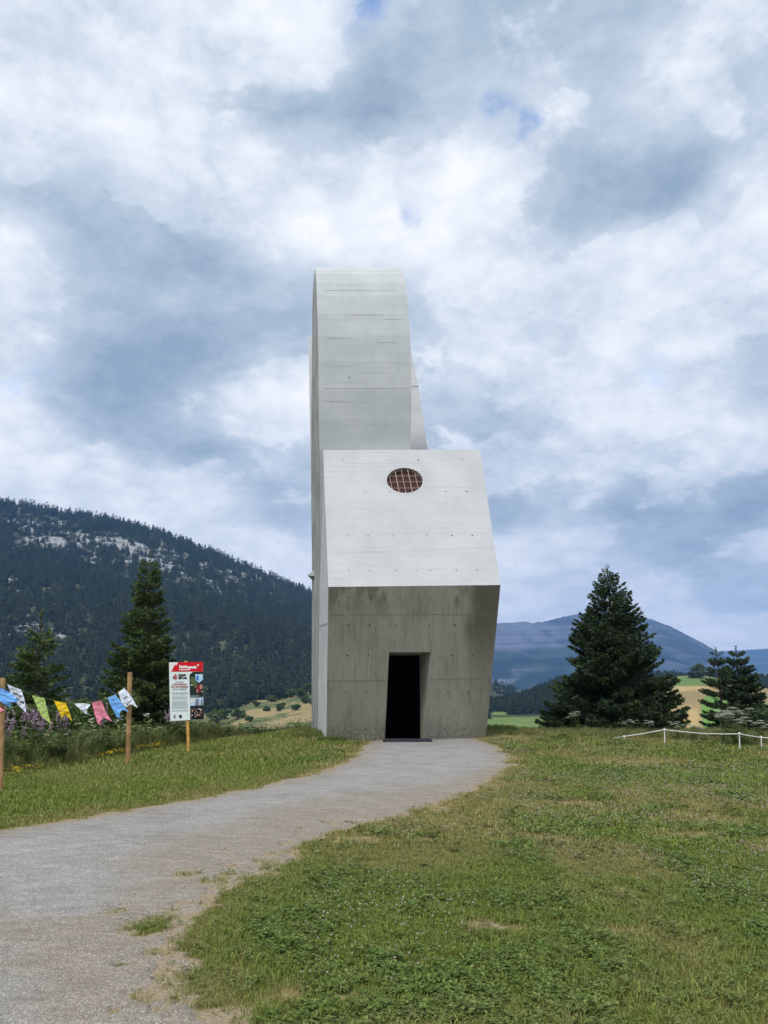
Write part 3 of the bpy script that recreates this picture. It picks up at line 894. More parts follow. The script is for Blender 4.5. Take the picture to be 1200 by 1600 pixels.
g0 = np.random.default_rng(5)
x, y, z, s = jitter_on(left_at, left_ax[0] * .82, .13, 0.0, 1.06, 19000, 3)
px, py = to_px(x, y, z)
rk = rock_mask(px, py, x, y)
clump = fbm(x / 18, y / 26, 77, 4)
keep = g0.random(len(x)) > np.clip(rk * .85 - (clump - .5) * 2.8, 0, .84) * (rk > .12)
x, y, z, s, clump = x[keep], y[keep], z[keep], s[keep], clump[keep]
tint = np.clip(sstep(.5, .75, fbm(x / 40, y / 40, 78, 3)) * .5 + g0.random(len(x)) ** 2.5 * .9, 0, 1)
shrink = (1 - .45 * sstep(.7, 1.0, s))
forest('mountain_forest', 'dense dark conifer forest over the whole left mountainside', np.stack([x, y, z - .4], 1), 6, 21, 4, tint)
x, y, z, s = jitter_on(wood_at, -.02, .62, 0.05, 1.05, 3600, 13)
px, py = to_px(x, y, z)
keep = ~((px < 800) & (s < .25))
forest('hill_forest', 'dark conifer wood on the low hill behind the fields', np.stack([x, y, z - .4], 1)[keep], 11, 17, 5, (g0.random(keep.sum()) * .25))
g1 = np.random.default_rng(31)
x, y, z, s = jitter_on(alp_at, .13, .19, .45, 1.02, 60, 15)
forest('alp_copse', 'loose dark trees along the edge of the tan alp', np.stack([x, y, z - .4], 1), 9, 15, 6, np.zeros(len(x)))

# single trees one can tell apart at the forest's lower edge and on the far slopes
proto = None
def copy_thing(o):
    c = o.copy(); COL.objects.link(c)
    for ch in o.children:
        k = ch.copy(); COL.objects.link(k); k.parent = c
    return c
edge_spots = [(384, 505, 1.0), (372, 500, .9), (360, 505, 1.05), (346, 500, .95), (332, 495, 1.1), (318, 500, .9), (425, 515, .95), (432, 512, 1.05), (418, 520, .85), (408, 518, .9), (446, 516, .55), (300, 490, 1.0), (436, 440, .4), (395, 515, .8)]
for i, (px, Y, k) in enumerate(edge_spots):
    a = P(px, 1100, Y).x / Y
    s = (Y - 300) / 220
    x, y, z = (float(v) for v in foot_at(np.array([a]), np.array([s])))
    if proto is None:
        proto = spruce('spruce_tree', x, y, z, z + 15, 3.0, 'dark spruce at the foot of the wooded mountain above tan grass', 40, 90, 9, .9, M['needle_dark'], group='spruces along the foot of the mountain', skirt=.04)
        continue
    o = copy_thing(proto)
    o.location = (x, y, z - .3); o.rotation_euler = (0, 0, i * 1.7); o.scale = (k, k, k * (.9 + .1 * (i % 3)))

# ------------------------------------------------------------------ bushes
def leaf_cloud(seed, n, clumps, leaf):
    """leaf quads filling a set of ellipsoid clumps (x, y, z, r, rz)"""
    g = np.random.default_rng(seed)
    cl = np.array(clumps, float)
    wts = cl[:, 3] ** 2 * cl[:, 4]; wts /= wts.sum()
    k = g.choice(len(cl), n, p=wts)
    d = g.normal(0, 1, (n, 3)); d /= np.linalg.norm(d, axis=1)[:, None]
    rad = g.random(n) ** .42
    p = cl[k, :3] + d * rad[:, None] * np.stack([cl[k, 3], cl[k, 3], cl[k, 4]], 1)
    a = g.normal(0, 1, (n, 3)); a /= np.linalg.norm(a, axis=1)[:, None]
    b = np.cross(a, g.normal(0, 1, (n, 3))); b /= np.linalg.norm(b, axis=1)[:, None] + 1e-9
    s = leaf * (.6 + .8 * g.random(n))[:, None]
    v = np.stack([p - a * s, p + b * s * .45, p + a * s, p - b * s * .45], 1).reshape(-1, 3)
    return v, np.arange(n * 4).reshape(-1, 4)
def bush(px, Y, h, wdt, label, seed, mat, n=5000, leaf=.05, name='bush', zoff=0.0, base=None, group=None):
    x = P(px, 1100, Y).x
    z = (gz(x, Y) if base is None else base) + zoff
    o = empty(name, (x, Y, z)); tag(o, label, 'bush', group)
    g = np.random.default_rng(seed)
    cl = []
    for k in range(12):
        an, rr = g.random() * 6.28, g.random() ** .5 * wdt * .36
        hh = h * (.22 + .6 * g.random())
        cl.append((x + math.cos(an) * rr, Y + math.sin(an) * rr, z + hh, wdt * (.12 + .13 * g.random()), h * (.12 + .12 * g.random())))
    v, f = leaf_cloud(seed, n, cl, leaf)
    mesh_obj('foliage', v, f, mat, o)
    mb = MB()
    for c in cl:
        mb.tube([(x, Y, z - .1), ((x + c[0]) / 2 + .05, (Y + c[1]) / 2, z + (c[2] - z) * .6), c[:3]], [.03 * h * .5 + .01, .02 * h * .4 + .006, .006], 5, cap=False)
    mb.build('stem', M['twig'], o)
    return o
bush(140, 25, 1.7, 3.2, 'leafy green bush behind the yellow and white flags', 61, M['leaf'], 7000, .06, zoff=.1)
bush(20, 22, 1.3, 2.6, 'low dark bush behind the first bunting pole', 62, M['leaf'], 6000, .055)
bush(97, 23, 1.2, 2.0, 'pale green bush below the green flag', 63, M['leaf'], 5000, .055)
bush(1066, 52, 2.4, 5.5, 'grey green bush between the broad spruce and the thin spruce', 64, M['leaf_grey'], 7000, .11, zoff=.5)
bush(1190, 44, 3.1, 5.5, 'dark bush below the fuller tiered spruce', 65, M['needle_dark'], 9000, .11)
bush(1120, 47, 2.2, 4.0, 'dark bush at the foot of the thin open spruce', 66, M['needle_dark'], 7000, .10, zoff=.2)
bush(1098, 474, 10, 11, 'round dark tree on top of the knoll beside a smaller one', 67, M['leaf_grey'], 5000, .55, name='round_tree', base=4.5)
bush(1085.5, 474, 4.5, 5.5, 'small round shrub on top of the knoll', 68, M['needle_dark'], 2500, .4, base=5.0)
for k, (px, Y, h, wd) in enumerate([(470, 500, 6, 9), (484, 505, 8, 11), (456, 512, 5, 8), (372, 420, 7, 8), (340, 410, 8, 9), (352, 430, 6, 8), (400, 470, 3.5, 5), (416, 440, 3, 5), (440, 455, 4, 6), (462, 430, 3, 5), (478, 460, 4.5, 7), (490, 440, 4, 6), (425, 500, 5, 7), (392, 400, 3, 5)]):
    xx = P(px, 1100, Y).x
    b = float(foot_at(np.array([xx / Y]), np.array([(Y - 300) / 220]))[2][0])
    bush(px, Y, h, wd, 'round green bush on the tan slope at the mountain foot', 70 + k, M['leaf'], 1800, .5, base=b, group='bushes on the tan slope')

# ------------------------------------------------------------------ the memorial building
def build_chapel():
    YB, YR, YT = 23.35, 21.75, 24.75
    BL, BR = P(510, 1160, YB), P(757, 1158, YB + .15)
    RL, RR = P(513, 917, YR), None
    TL, TR = P(505, 703, YT), None
    BL.z = BR.z = -.25
    bl2, br2 = P(491.5, 1142, 28.6), P(742, 1142, 29.2)
    bl2.z = br2.z = -.6
    rl2, rr2 = P(493.5, 930, 28.8), P(735, 930, 29.2)
    tl2, tr2 = P(499.5, 735, 28.4), P(715, 735, 28.8)
    root = empty('memorial_building', (0.6, 25.5, 0))
    tag(root, 'tall pale concrete memorial with slanted entrance block and curved wing', 'building')
    # doorway in the lower front
    nF = (BR - BL).cross(RL - BL).normalized()
    def on_plane(px, py, p0, n):
        d = ray(px, py); o = Vector((0, 0, CAM_Z))
        return o + d * ((p0 - o).dot(n) / d.dot(n))
    RR = on_plane(782, 914, BL, nF)
    D = [on_plane(px, py, BL, nF) for px, py in ((601, 1160), (661.5, 1159), (673, 1019), (608, 1019))]
    D[0].z = D[1].z = .03
    nU = (RR - RL).cross(TL - RL).normalized()
    TR = on_plane(750, 702.5, RL, nU)
    C = on_plane(632.5, 750.5, RL, nU)
    ux = (RR - RL).normalized(); uy = nU.cross(ux).normalized()
    if uy.z < 0: uy = -uy
    rad = (on_plane(662, 750.5, RL, nU) - C).length
    ring = [C + (ux * math.cos(2 * math.pi * k / 48) + uy * math.sin(2 * math.pi * k / 48)) * rad for k in range(48)]
    mb = MB()
    def holed(outer, inner, m):
        tri = tessellate_polygon([outer, inner])
        mb.add(outer + inner, [tuple(t) for t in tri], m)
    # lower front: the opening reaches the threshold, so a thin sill strip closes it
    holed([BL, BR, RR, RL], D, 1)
    holed([RL, RR, TR, TL], ring, 0)
    mb.add([BL, RL, rl2, bl2], [(0, 1, 2, 3)], 2)
    mb.add([RL, TL, tl2, rl2], [(0, 1, 2, 3)], 2)
    mb.add([BR, br2, rr2, RR], [(0, 1, 2, 3)], 2)
    mb.add([RR, rr2, tr2, TR], [(0, 1, 2, 3)], 2)
    mb.add([TL, TR, tr2, tl2], [(0, 1, 2, 3)], 0)
    mb.add([bl2, rl2, tl2, tr2, rr2, br2], [(0, 1, 2, 3, 4, 5)], 2)
    # formwork joints and tie holes, a few mm proud / set on the face
    def lerp3(p, q, t): return p + (q - p) * t
    def face_pt(px, py, upper, lift=.003):
        n = nU if upper else nF
        p = on_plane(px, py, RL if upper else BL, n)
        s = -1 if n.dot(p - Vector((0, 0, CAM_Z))) > 0 else 1
        return p + n * s * lift
    def strip(p, q, upper, wpx, m):
        a, b = face_pt(*p, upper), face_pt(*q, upper)
        up = uy if upper else (RL - BL).normalized()
        h = up * wpx * .0095
        mb.add([a - h, b - h, b + h, a + h], [(0, 1, 2, 3)], m)
    strip((513.5, 961), (779, 959.5), False, .8, 3)
    strip((512, 1064), (604, 1063), False, .8, 3)
    strip((669, 1062), (766, 1060), False, .7, 3)
    strip((509, 834.5), (770, 832), True, .5, 4)
    strip((511, 864), (770, 856), True, .25, 4)
    strip((585, 855), (625, 856), True, .25, 4)
    strip((508, 729), (756, 728), True, .2, 4)
    rnd = random.Random(4)
    def hole(px, py, upper, k):
        c = face_pt(px, py, upper, .004)
        a = ux; b = uy if upper else (RL - BL).normalized()
        r = rnd.choice([.020, .024, .028]) * (1 if k else .9)
        mb.add([c + (a * math.cos(t) + b * math.sin(t)) * r for t in [i * math.pi / 5 for i in range(10)]], [tuple(range(10))], 5 if k else 6)
    for py, xs in ((719, (536, 567, 604, 653.5, 691, 722)), (768.5, (539, 571, 609, 659, 697, 729)), (837, (542, 575, 615, 667, 706, 738)), (891.5, (545, 578, 619, 651, 672, 713, 745.5))):
        for i, px in enumerate(xs):
            hole(px, py - .4 * (i > 3), True, (i * 7 + int(py)) % 3 != 0)
    for py, xs in ((934, (546, 580, 621, 673.5, 713, 747)), (977, (545, 577.5, 618, 670.5, 710.5, 743)), (1024, (543, 575.5, 706, 738)), (1082, (541, 573.5, 700, 731)), (1139, (539, 571, 695, 725.5))):
        for i, px in enumerate(xs):
            hole(px, py, False, True)
    # joints down the left wall
    def side_strip(a, b):
        n = (RL - BL).cross(bl2 - BL).normalized()
        if n.x > 0: n = -n
        h = Vector((0, 0, .012))
        mb.add([a + n * .004 - h, b + n * .004 - h, b + n * .004 + h, a + n * .004 + h], [(0, 1, 2, 3)], 3)
    side_strip(lerp3(BL, RL, .78), lerp3(bl2, rl2, .78))
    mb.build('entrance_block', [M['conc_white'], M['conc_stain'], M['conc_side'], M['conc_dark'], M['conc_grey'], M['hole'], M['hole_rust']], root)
    # door reveal and dark room
    dz = .03
    yi = YB + .28
    iL, iR = P(601.5, 1157, yi).x, P(657, 1157, yi).x
    zt = P(630, 1024, yi).z
    I = [Vector((iL, yi, dz)), Vector((iR, yi, dz)), Vector((iR, yi, zt)), Vector((iL, yi, zt))]
    rv = MB()
    for a in range(4):
        b = (a + 1) % 4
        rv.add([D[a], D[b], I[b], I[a]], [(0, 1, 2, 3)], 0)
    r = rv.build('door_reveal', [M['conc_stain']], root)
    fr = MB()
    fw = .045
    fr.box(((iR - fw / 2), yi + .03, (zt + dz) / 2), (fw, .06, zt - dz)); fr.box(((iL + fw / 2), yi + .03, (zt + dz) / 2), (fw, .06, zt - dz)); fr.box(((iL + iR) / 2, yi + .03, zt - fw / 2), (iR - iL - 2 * fw, .06, fw))
    fr.build('door_frame', [M['interior']], root)
    rm = MB()
    x0, x1, y1, z1 = iL - .6, iR + .9, yi + 1.9, zt + .3
    y0 = yi + .065
    rm.add([(x0, y0, dz), (x1, y0, dz), (x1, y1, dz), (x0, y1, dz), (x0, y0, z1), (x1, y0, z1), (x1, y1, z1), (x0, y1, z1)],
           [(0, 1, 2, 3), (4, 7, 6, 5), (0, 4, 5, 1)[0:0] or (3, 2, 6, 7), (0, 3, 7, 4), (1, 5, 6, 2)], 0)
    rm.add([(x0, y0, dz), (iL, y0, dz), (iL, y0, z1), (x0, y0, z1)], [(0, 1, 2, 3)], 0)
    rm.add([(iR, y0, dz), (x1, y0, dz), (x1, y0, z1), (iR, y0, z1)], [(0, 1, 2, 3)], 0)
    rm.add([(iL, y0, zt), (iR, y0, zt), (iR, y0, z1), (iL, y0, z1)], [(0, 1, 2, 3)], 0)
    rm.build('dark_hall', [M['interior']], root)
    sill = MB()
    sill.hexa([(D[0].x - .02, D[0].y - .16, -.12), (D[1].x + .02, D[1].y - .16, -.12), (D[1].x + .02, D[1].y - .16, .045), (D[0].x - .02, D[0].y - .16, .045),
               (D[0].x - .02, D[0].y + .05, -.12), (D[1].x + .02, D[1].y + .05, -.12), (D[1].x + .02, D[1].y + .05, .045), (D[0].x - .02, D[0].y + .05, .045)])
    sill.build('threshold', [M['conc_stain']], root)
    # round window
    inn = nU if nU.y > 0 else -nU
    wn = MB()
    nR = 48
    rr2_ = [rad * (1.10 + .025 * math.sin(k * 2.7) + .02 * math.sin(k * 5.1)) for k in range(nR)]
    def cir(rad_list, dep):
        return [C + (ux * math.cos(2 * math.pi * k / nR) + uy * math.sin(2 * math.pi * k / nR)) * rad_list[k] + inn * dep for k in range(nR)]
    o1, o2, o3 = cir(rr2_, -.004), cir([rad * (.955 + .012 * math.sin(k * 3.3)) for k in range(nR)], -.006), cir([rad * .93] * nR, .16)
    wn.add(o1 + o2 + o3, [(k, (k + 1) % nR, nR + (k + 1) % nR, nR + k) for k in range(nR)], 0)
    wn.add(o2 + o3, [(k, (k + 1) % nR, nR + (k + 1) % nR, nR + k) for k in range(nR)], 1)
    win = wn.build('round_window', [M['conc_white'], M['chipped']], root)
    gl = MB()
    gl.plate(cir([rad * .94] * nR, .14), inn * .02)
    gl.build('glass', [M['glass']], win)
    gr = MB()
    for k in (-2, -1, 0, 1, 2):
        o = k * rad * .345 - rad * .06
        e = math.sqrt(max(0, (rad * .93) ** 2 - o * o))
        tilt = -ux * .06
        gr.tube([C + ux * o + (uy - tilt * 0 - ux * .10) * e + inn * .05, C + ux * o - (uy - ux * .10) * e + inn * .05], .014 if abs(k) == 1 else .010, 6)
    for k in (-1, 0, 1):
        o = k * rad * .46
        e = math.sqrt(max(0, (rad * .93) ** 2 - o * o))
        gr.tube([C + uy * o + ux * e + inn * .075, C + uy * o - ux * e + inn * .075], .010, 6)
    gr.build('grille', [M['brass']], win)
    # curved wing: profile rows (py, front left px, front right px, Y, thickness, rear left px)
    rows = [(418, 494, 626, 27.0), (418.6, 493, 627.5, 26.75), (421, 493, 629.3, 26.45), (428, 493.4, 631.4, 26.15), (442, 494.2, 633.8, 25.86), (462, 495, 636, 25.62), (490, 496, 638.5, 25.42), (525, 496.8, 640.8, 25.27), (565, 497.4, 642.2, 25.18), (610, 498, 642.8, 25.16), (655, 498.4, 642.4, 25.22), (702, 499, 641, 25.34), (760, 500, 640, 25.6), (850, 501, 638, 26.0)]
    thick = [.5, .62, .8, 1.0, 1.2, 1.4, 1.6, 1.8, 2.0, 2.2, 2.4, 2.6, 2.8, 3.0]
    rear_l = [492, 491, 490.3, 489.6, 489, 488.7, 488.4, 488, 487.6, 487.2, 487, 486.8, 487, 488]
    fl, frr, bl_, br_ = [], [], [], []
    for (py, lx, rx, Y), t, rl in zip(rows, thick, rear_l):
        a, b = P(lx, py, Y), P(rx, py, Y)
        fl.append(a); frr.append(b)
        # rear edges sit lower near the tip, so the wing's top falls back in an arc
        q = P(rl, py, Y + t); q.z = a.z - (.02 if t > .9 else .0)
        bl_.append(q); br_.append(Vector((b.x - .12, Y + t, a.z - (.02 if t > .9 else 0))))
    n = len(rows)
    # finish to the ground
    for lst, px, Y in ((fl, 499, 26.5), (frr, 640, 26.5), (bl_, 490, 29.6), (br_, 632, 29.6)):
        v = P(px, 1000, Y); v.z = -.8; lst.append(v)
    n += 1
    wg = MB()
    V = fl + frr + bl_ + br_
    F, Mi = [], []
    for i in range(n - 1):
        F += [(i, n + i, n + i + 1, i + 1), (2 * n + i, 2 * n + i + 1, 3 * n + i + 1, 3 * n + i), (i, i + 1, 2 * n + i + 1, 2 * n + i), (n + i, 3 * n + i, 3 * n + i + 1, n + i + 1)]
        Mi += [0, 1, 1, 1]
    F.append((0, 2 * n, 3 * n, n)); Mi.append(0)
    wg.v, wg.f, wg.m = [tuple(v) for v in V], F, Mi
    # a few open board joints and blow holes on the curved front
    def wing_y(py):
        return float(np.interp(py, [r[0] for r in rows], [r[3] for r in rows]))
    def wline(x0, x1, py, hp=.25, m=2):
        Y = wing_y(py) - .012
        wg.add([P(x0, py - hp, Y), P(x1, py - hp * .6, Y), P(x1, py + hp * .6, Y), P(x0, py + hp, Y)], [(0, 1, 2, 3)], m)
    for a, b, py in ((506, 618, 454), (602, 630, 499), (512, 552, 528), (590, 620, 535), (505, 640, 607), (506, 548, 627), (548, 600, 492)):
        wline(a, b, py, .2 if (a + b) % 3 else .12)
    for px, py, r in ((546, 589.5, .022), (541, 430, .014), (571, 670, .016), (500, 462, .016)):
        Y = wing_y(py) - .014
        c = P(px, py, Y)
        wg.add([c + Vector((math.cos(t) * r, 0, math.sin(t) * r)) for t in [i * math.pi / 5 for i in range(10)]], [tuple(range(10))], 3)
    wg.build('curved_wing', [M['conc_grey'], M['conc_rough'], M['conc_dark'], M['hole']], root, False)
    # rear wing: tapering slab seen at both sides of the curved one
    rw = MB()
    fr_ = [P(482, 527, 33.2), P(637, 524, 33.2), P(653.5, 604, 31.8), P(668.5, 702, 30.2), P(690, 860, 29.7), P(488, 892, 29.9)]
    bk = [v + Vector((.02 if i else .1, 1.5, 0)) for i, v in enumerate(fr_)]
    for v in bk[:2]: v.y -= .4
    g1, g2 = Vector((P(705, 1000, 29.4).x, 29.7, -1)), Vector((P(491, 1000, 29.9).x, 29.9, -1))
    fr_ = fr_[:5] + [g1, g2] + [fr_[5]]
    bk = bk[:5] + [g1 + Vector((0, 2.5, 0)), g2 + Vector((0, 2.5, 0))] + [bk[5]]
    k = len(fr_)
    rw.add(fr_ + bk, [tuple(range(k)), tuple(reversed(range(k, 2 * k)))] + [(i, (i + 1) % k, k + (i + 1) % k, k + i) for i in range(k)], 0)
    a, b = P(600, 605, 31.74), P(654.5, 604, 31.74)
    rw.add([a, b, b + Vector((0, 0, .03)), a + Vector((0, 0, .03))], [(0, 1, 2, 3)], 1)
    rw.build('rear_wing', [M['conc_white'], M['conc_dark']], root)
    lg = MB()
    Yl = 28.2
    A, B, Cc = P(480.5, 899, Yl), P(498, 884, Yl), P(498, 900, Yl)
    lg.hexa([A, B, Cc, P(489, 900, Yl), A + Vector((.05, 1.2, 0)), B + Vector((.05, 1.2, 0)), Cc + Vector((.05, 1.2, 0)), P(489, 900, Yl) + Vector((.05, 1.2, 0))])
    lg.build('ledge', [M['conc_side']], root)
    # mat in front of the door
    q = [G(598, 1163, .03), G(676.5, 1161, .03), G(672, 1157.5, .03), G(601, 1160, .03)]
    for v in q: v.y = v.y
    yb = D[0].y - .19
    mt = MB()
    z0, z1 = .0, .075
    pts = [(q[0].x, yb - .62), (q[1].x + .02, yb - .54), (q[2].x, yb), (q[3].x, yb)]
    mt.hexa([(px_, py_, z0) for px_, py_ in pts] + [(px_, py_, z1) for px_, py_ in pts])
    for i in range(14):
        t = (i + .5) / 14
        xa = pts[0][0] + (pts[1][0] - pts[0][0]) * t
        mt.box((xa, yb - .3, z1 + .006), (.03, .44, .012))
    o = mt.build('door_mat', [M['mat']])
    tag(o, 'dark ribbed door mat on the gravel before the doorway', 'door mat')
build_chapel()

# ------------------------------------------------------------------ information sign
def build_sign():
    Y = 18.9
    base = G(295, 1178)
    o = empty('information_sign', (base.x, Y, gz(base.x, Y)))
    tag(o, 'tall information sign with red header and photos on a wooden stake', 'sign')
    mb = MB()
    b = P(295.5, 1180, Y + .05); b.z = gz(b.x, Y) - .15
    t = P(290.5, 1033, Y + .05)
    hw = .03
    mb.hexa([b + Vector((-hw, -hw, 0)), b + Vector((hw, -hw, 0)), b + Vector((hw, hw, 0)), b + Vector((-hw, hw, 0)), t + Vector((-hw, -hw, 0)), t + Vector((hw, -hw, 0)), t + Vector((hw, hw, 0)), t + Vector((-hw, hw, 0))])
    mb.build('stake', [M['stake']], o)
    def S(px, py, k=1):
        return P(px, py, Y - .003 * k)
    bd = MB()
    bd.plate([S(264, 1035, 0), S(316.8, 1034, 0), S(318.5, 1124, 0), S(266, 1126.5, 0)], (0, .012, 0))
    board = bd.build('board', [M['white']], o)
    def poly(name, pts, mat, k=1):
        q = MB(); q.plate([S(*p, k) for p in pts], (0, .0025, 0)); return q.build(name, [mat], board)
    poly('header_band', [(278.5, 1034.7), (316.8, 1034), (317.1, 1049.2), (268, 1049.6), (271.5, 1042), (273.5, 1038.5), (275.2, 1040.2)], M['red'])
    poly('header_corner', [(264.3, 1035.2), (278.2, 1034.9), (275, 1039.8), (273.3, 1038.2), (271, 1042), (267.8, 1049.6), (264.8, 1049.6)], M['white2'])
    X, U = Vector((1, 0, 0)), Vector((0, 0, 1))
    pxm = (S(300, 1040) - S(299, 1040)).length
    def tx(name, body, px, py, hpx, mat, align='LEFT', bold=.002, shear=0.0, k=2):
        return text_mesh(name, body, hpx * pxm * 1.42, mat, board, S(px, py, k), X, U, align, .0008, bold, shear)
    wm = M['tape']
    tx('title_text', 'haute', 280, 1043.2, 3.9, wm, bold=.006)
    tx('title_text', 'savoie', 293.2, 1044.2, 3.9, wm, bold=.006)
    tx('title_text', 'le département', 280, 1046.8, 1.9, wm, bold=.003)
    q = MB(); c = S(309.3, 1039.2, 2)
    q.box(c, (.050, .003, .016)); q.box(c + Vector((0, -.0005, .0165)), (.016, .003, .017)); q.box(c - Vector((0, .0005, .0165)), (.016, .003, .017))
    q.build('cross_mark', [wm], board)
    # emblem: small red and black figure mark
    q = MB()
    q.plate([S(*p, 2) for p in ((269.5, 1055), (271.5, 1057.5), (273.2, 1052.5), (275.8, 1054.5), (276.8, 1058), (275.8, 1061.8), (271.5, 1061.5), (270, 1058.5))], (0, .002, 0), 0)
    q.plate([S(*p, 3) for p in ((269.8, 1057), (271.3, 1059), (272.3, 1056), (272.6, 1060.8), (270.9, 1060.4))], (0, .002, 0), 1)
    q.build('emblem', [M['ink_red'], M['ink']], board)
    tx('heading_text', 'TERRES', 278, 1056.2, 2.6, M['ink'], bold=.004)
    tx('heading_text', 'Glières', 278, 1060.6, 3.3, M['ink'], bold=.005, shear=.2)
    for i, (body, mt) in enumerate((('PLUS DE', 'ink_grey'), ('2 000 ENFANTS', 'ink_red'), ('SUR LES CHEMINS', 'ink_red'), ('DE LA LIBERTÉ', 'ink_grey'))):
        tx('slogan_text', body, 280.3, 1066.8 + i * 3.75, 2.35, M[mt], 'CENTER', .002)
    # body copy too small to read: thin grey lines
    q = MB()
    py = 1081.5
    rnd = random.Random(2)
    while py < 1112:
        x1 = 294 - rnd.random() * 4 * (rnd.random() < .4)
        q.plate([S(268.5, py, 1), S(x1, py, 1), S(x1, py + .5, 1), S(268.5, py + .5, 1)], (0, .002, 0))
        py += 1.35 if (int(py) % 7) else 2.6
    q.build('body_copy', [M['ink_grey']], board)
    poly('logo_block', [(271.8, 1117.5), (275, 1117.2), (275, 1118.3), (273.4, 1118.4), (273.4, 1121.2), (275, 1121), (275, 1122), (271.8, 1122.2)], M['ink'])
    poly('logo_block', [(279.8, 1117), (284, 1117), (284, 1122), (279.8, 1122)], M['navy'])
    # photo prints
    pc = [plain('print_' + n, c, .5, .15, 40) for n, c in (('dark_green', (.012, .022, .014)), ('mid_green', (.07, .12, .05)), ('bright_blue', (.05, .16, .45)), ('pale_blue', (.38, .55, .72)), ('dark_red', (.20, .02, .03)), ('skin', (.38, .22, .16)), ('grey', (.17, .19, .21)), ('black', (.01, .01, .013)), ('pale', (.6, .6, .56)))]
    def photo(corners, bits):
        q = MB(); q.plate([S(*p, 1) for p in corners], (0, .0025, 0), 0)
        for i, (pts, m) in enumerate(bits):
            q.plate([S(*p, 2 + i * .35) for p in pts], (0, .0008, 0), m)
        return q
    def blob(cx, cy, rx, ry, n=9):
        return [(cx + rx * math.cos(2 * math.pi * k / n), cy + ry * math.sin(2 * math.pi * k / n)) for k in range(n)]
    q = photo([(296, 1054), (301.5, 1049.8), (317.2, 1049.3), (317.8, 1089), (296.6, 1089.5)],
              [(blob(301, 1063, 4, 6), 1), (blob(305, 1070, 3, 5), 1), ([(305, 1053.5), (316.8, 1053.2), (317, 1062), (311, 1067), (305.5, 1063)], 3), ([(306.5, 1056), (310.5, 1056), (310.5, 1063.5), (306.5, 1063)], 2),
               (blob(310.5, 1075.5, 4, 6.5), 4), (blob(314.3, 1073, 2.4, 4), 5), (blob(311.5, 1068.3, 1.4, 1.6), 7), (blob(299.5, 1070.3, 1.5, 1), 8), (blob(308.2, 1080, 1, 3.5), 5), (blob(315.8, 1080.5, 1.8, .6), 8), ([(297, 1086.5), (311, 1086.3), (311, 1088.6), (297, 1088.9)], 6)])
    q.build('photo_print', pc, board)
    crowd = []
    rnd = random.Random(9)
    for k in range(34):
        crowd.append((blob(298 + rnd.random() * 18.5, 1107 + rnd.random() * 13, .5 + rnd.random() * .7, .6 + rnd.random() * .8, 6), rnd.choice([5, 8, 4, 6, 8, 7])))
    q = photo([(296.7, 1090), (317.9, 1089.6), (318.5, 1123.8), (297.3, 1124.5)],
              [([(297, 1090.5), (317.6, 1090), (317.7, 1104), (297.2, 1104)], 3), ([(297, 1091), (304, 1090.5), (303, 1097), (297.2, 1098)], 8), ([(304, 1104), (306, 1092.5), (310.5, 1091.5), (311.5, 1104)], 6), ([(313, 1104), (314, 1094), (316, 1091), (317.6, 1104)], 6), ([(297.2, 1103), (317.8, 1102), (318.3, 1123.4), (297.4, 1124)], 7)] + crowd + [(blob(309.5, 1117.5, 4, 1.2), 5)])
    q.build('photo_print', pc, board)
build_sign()

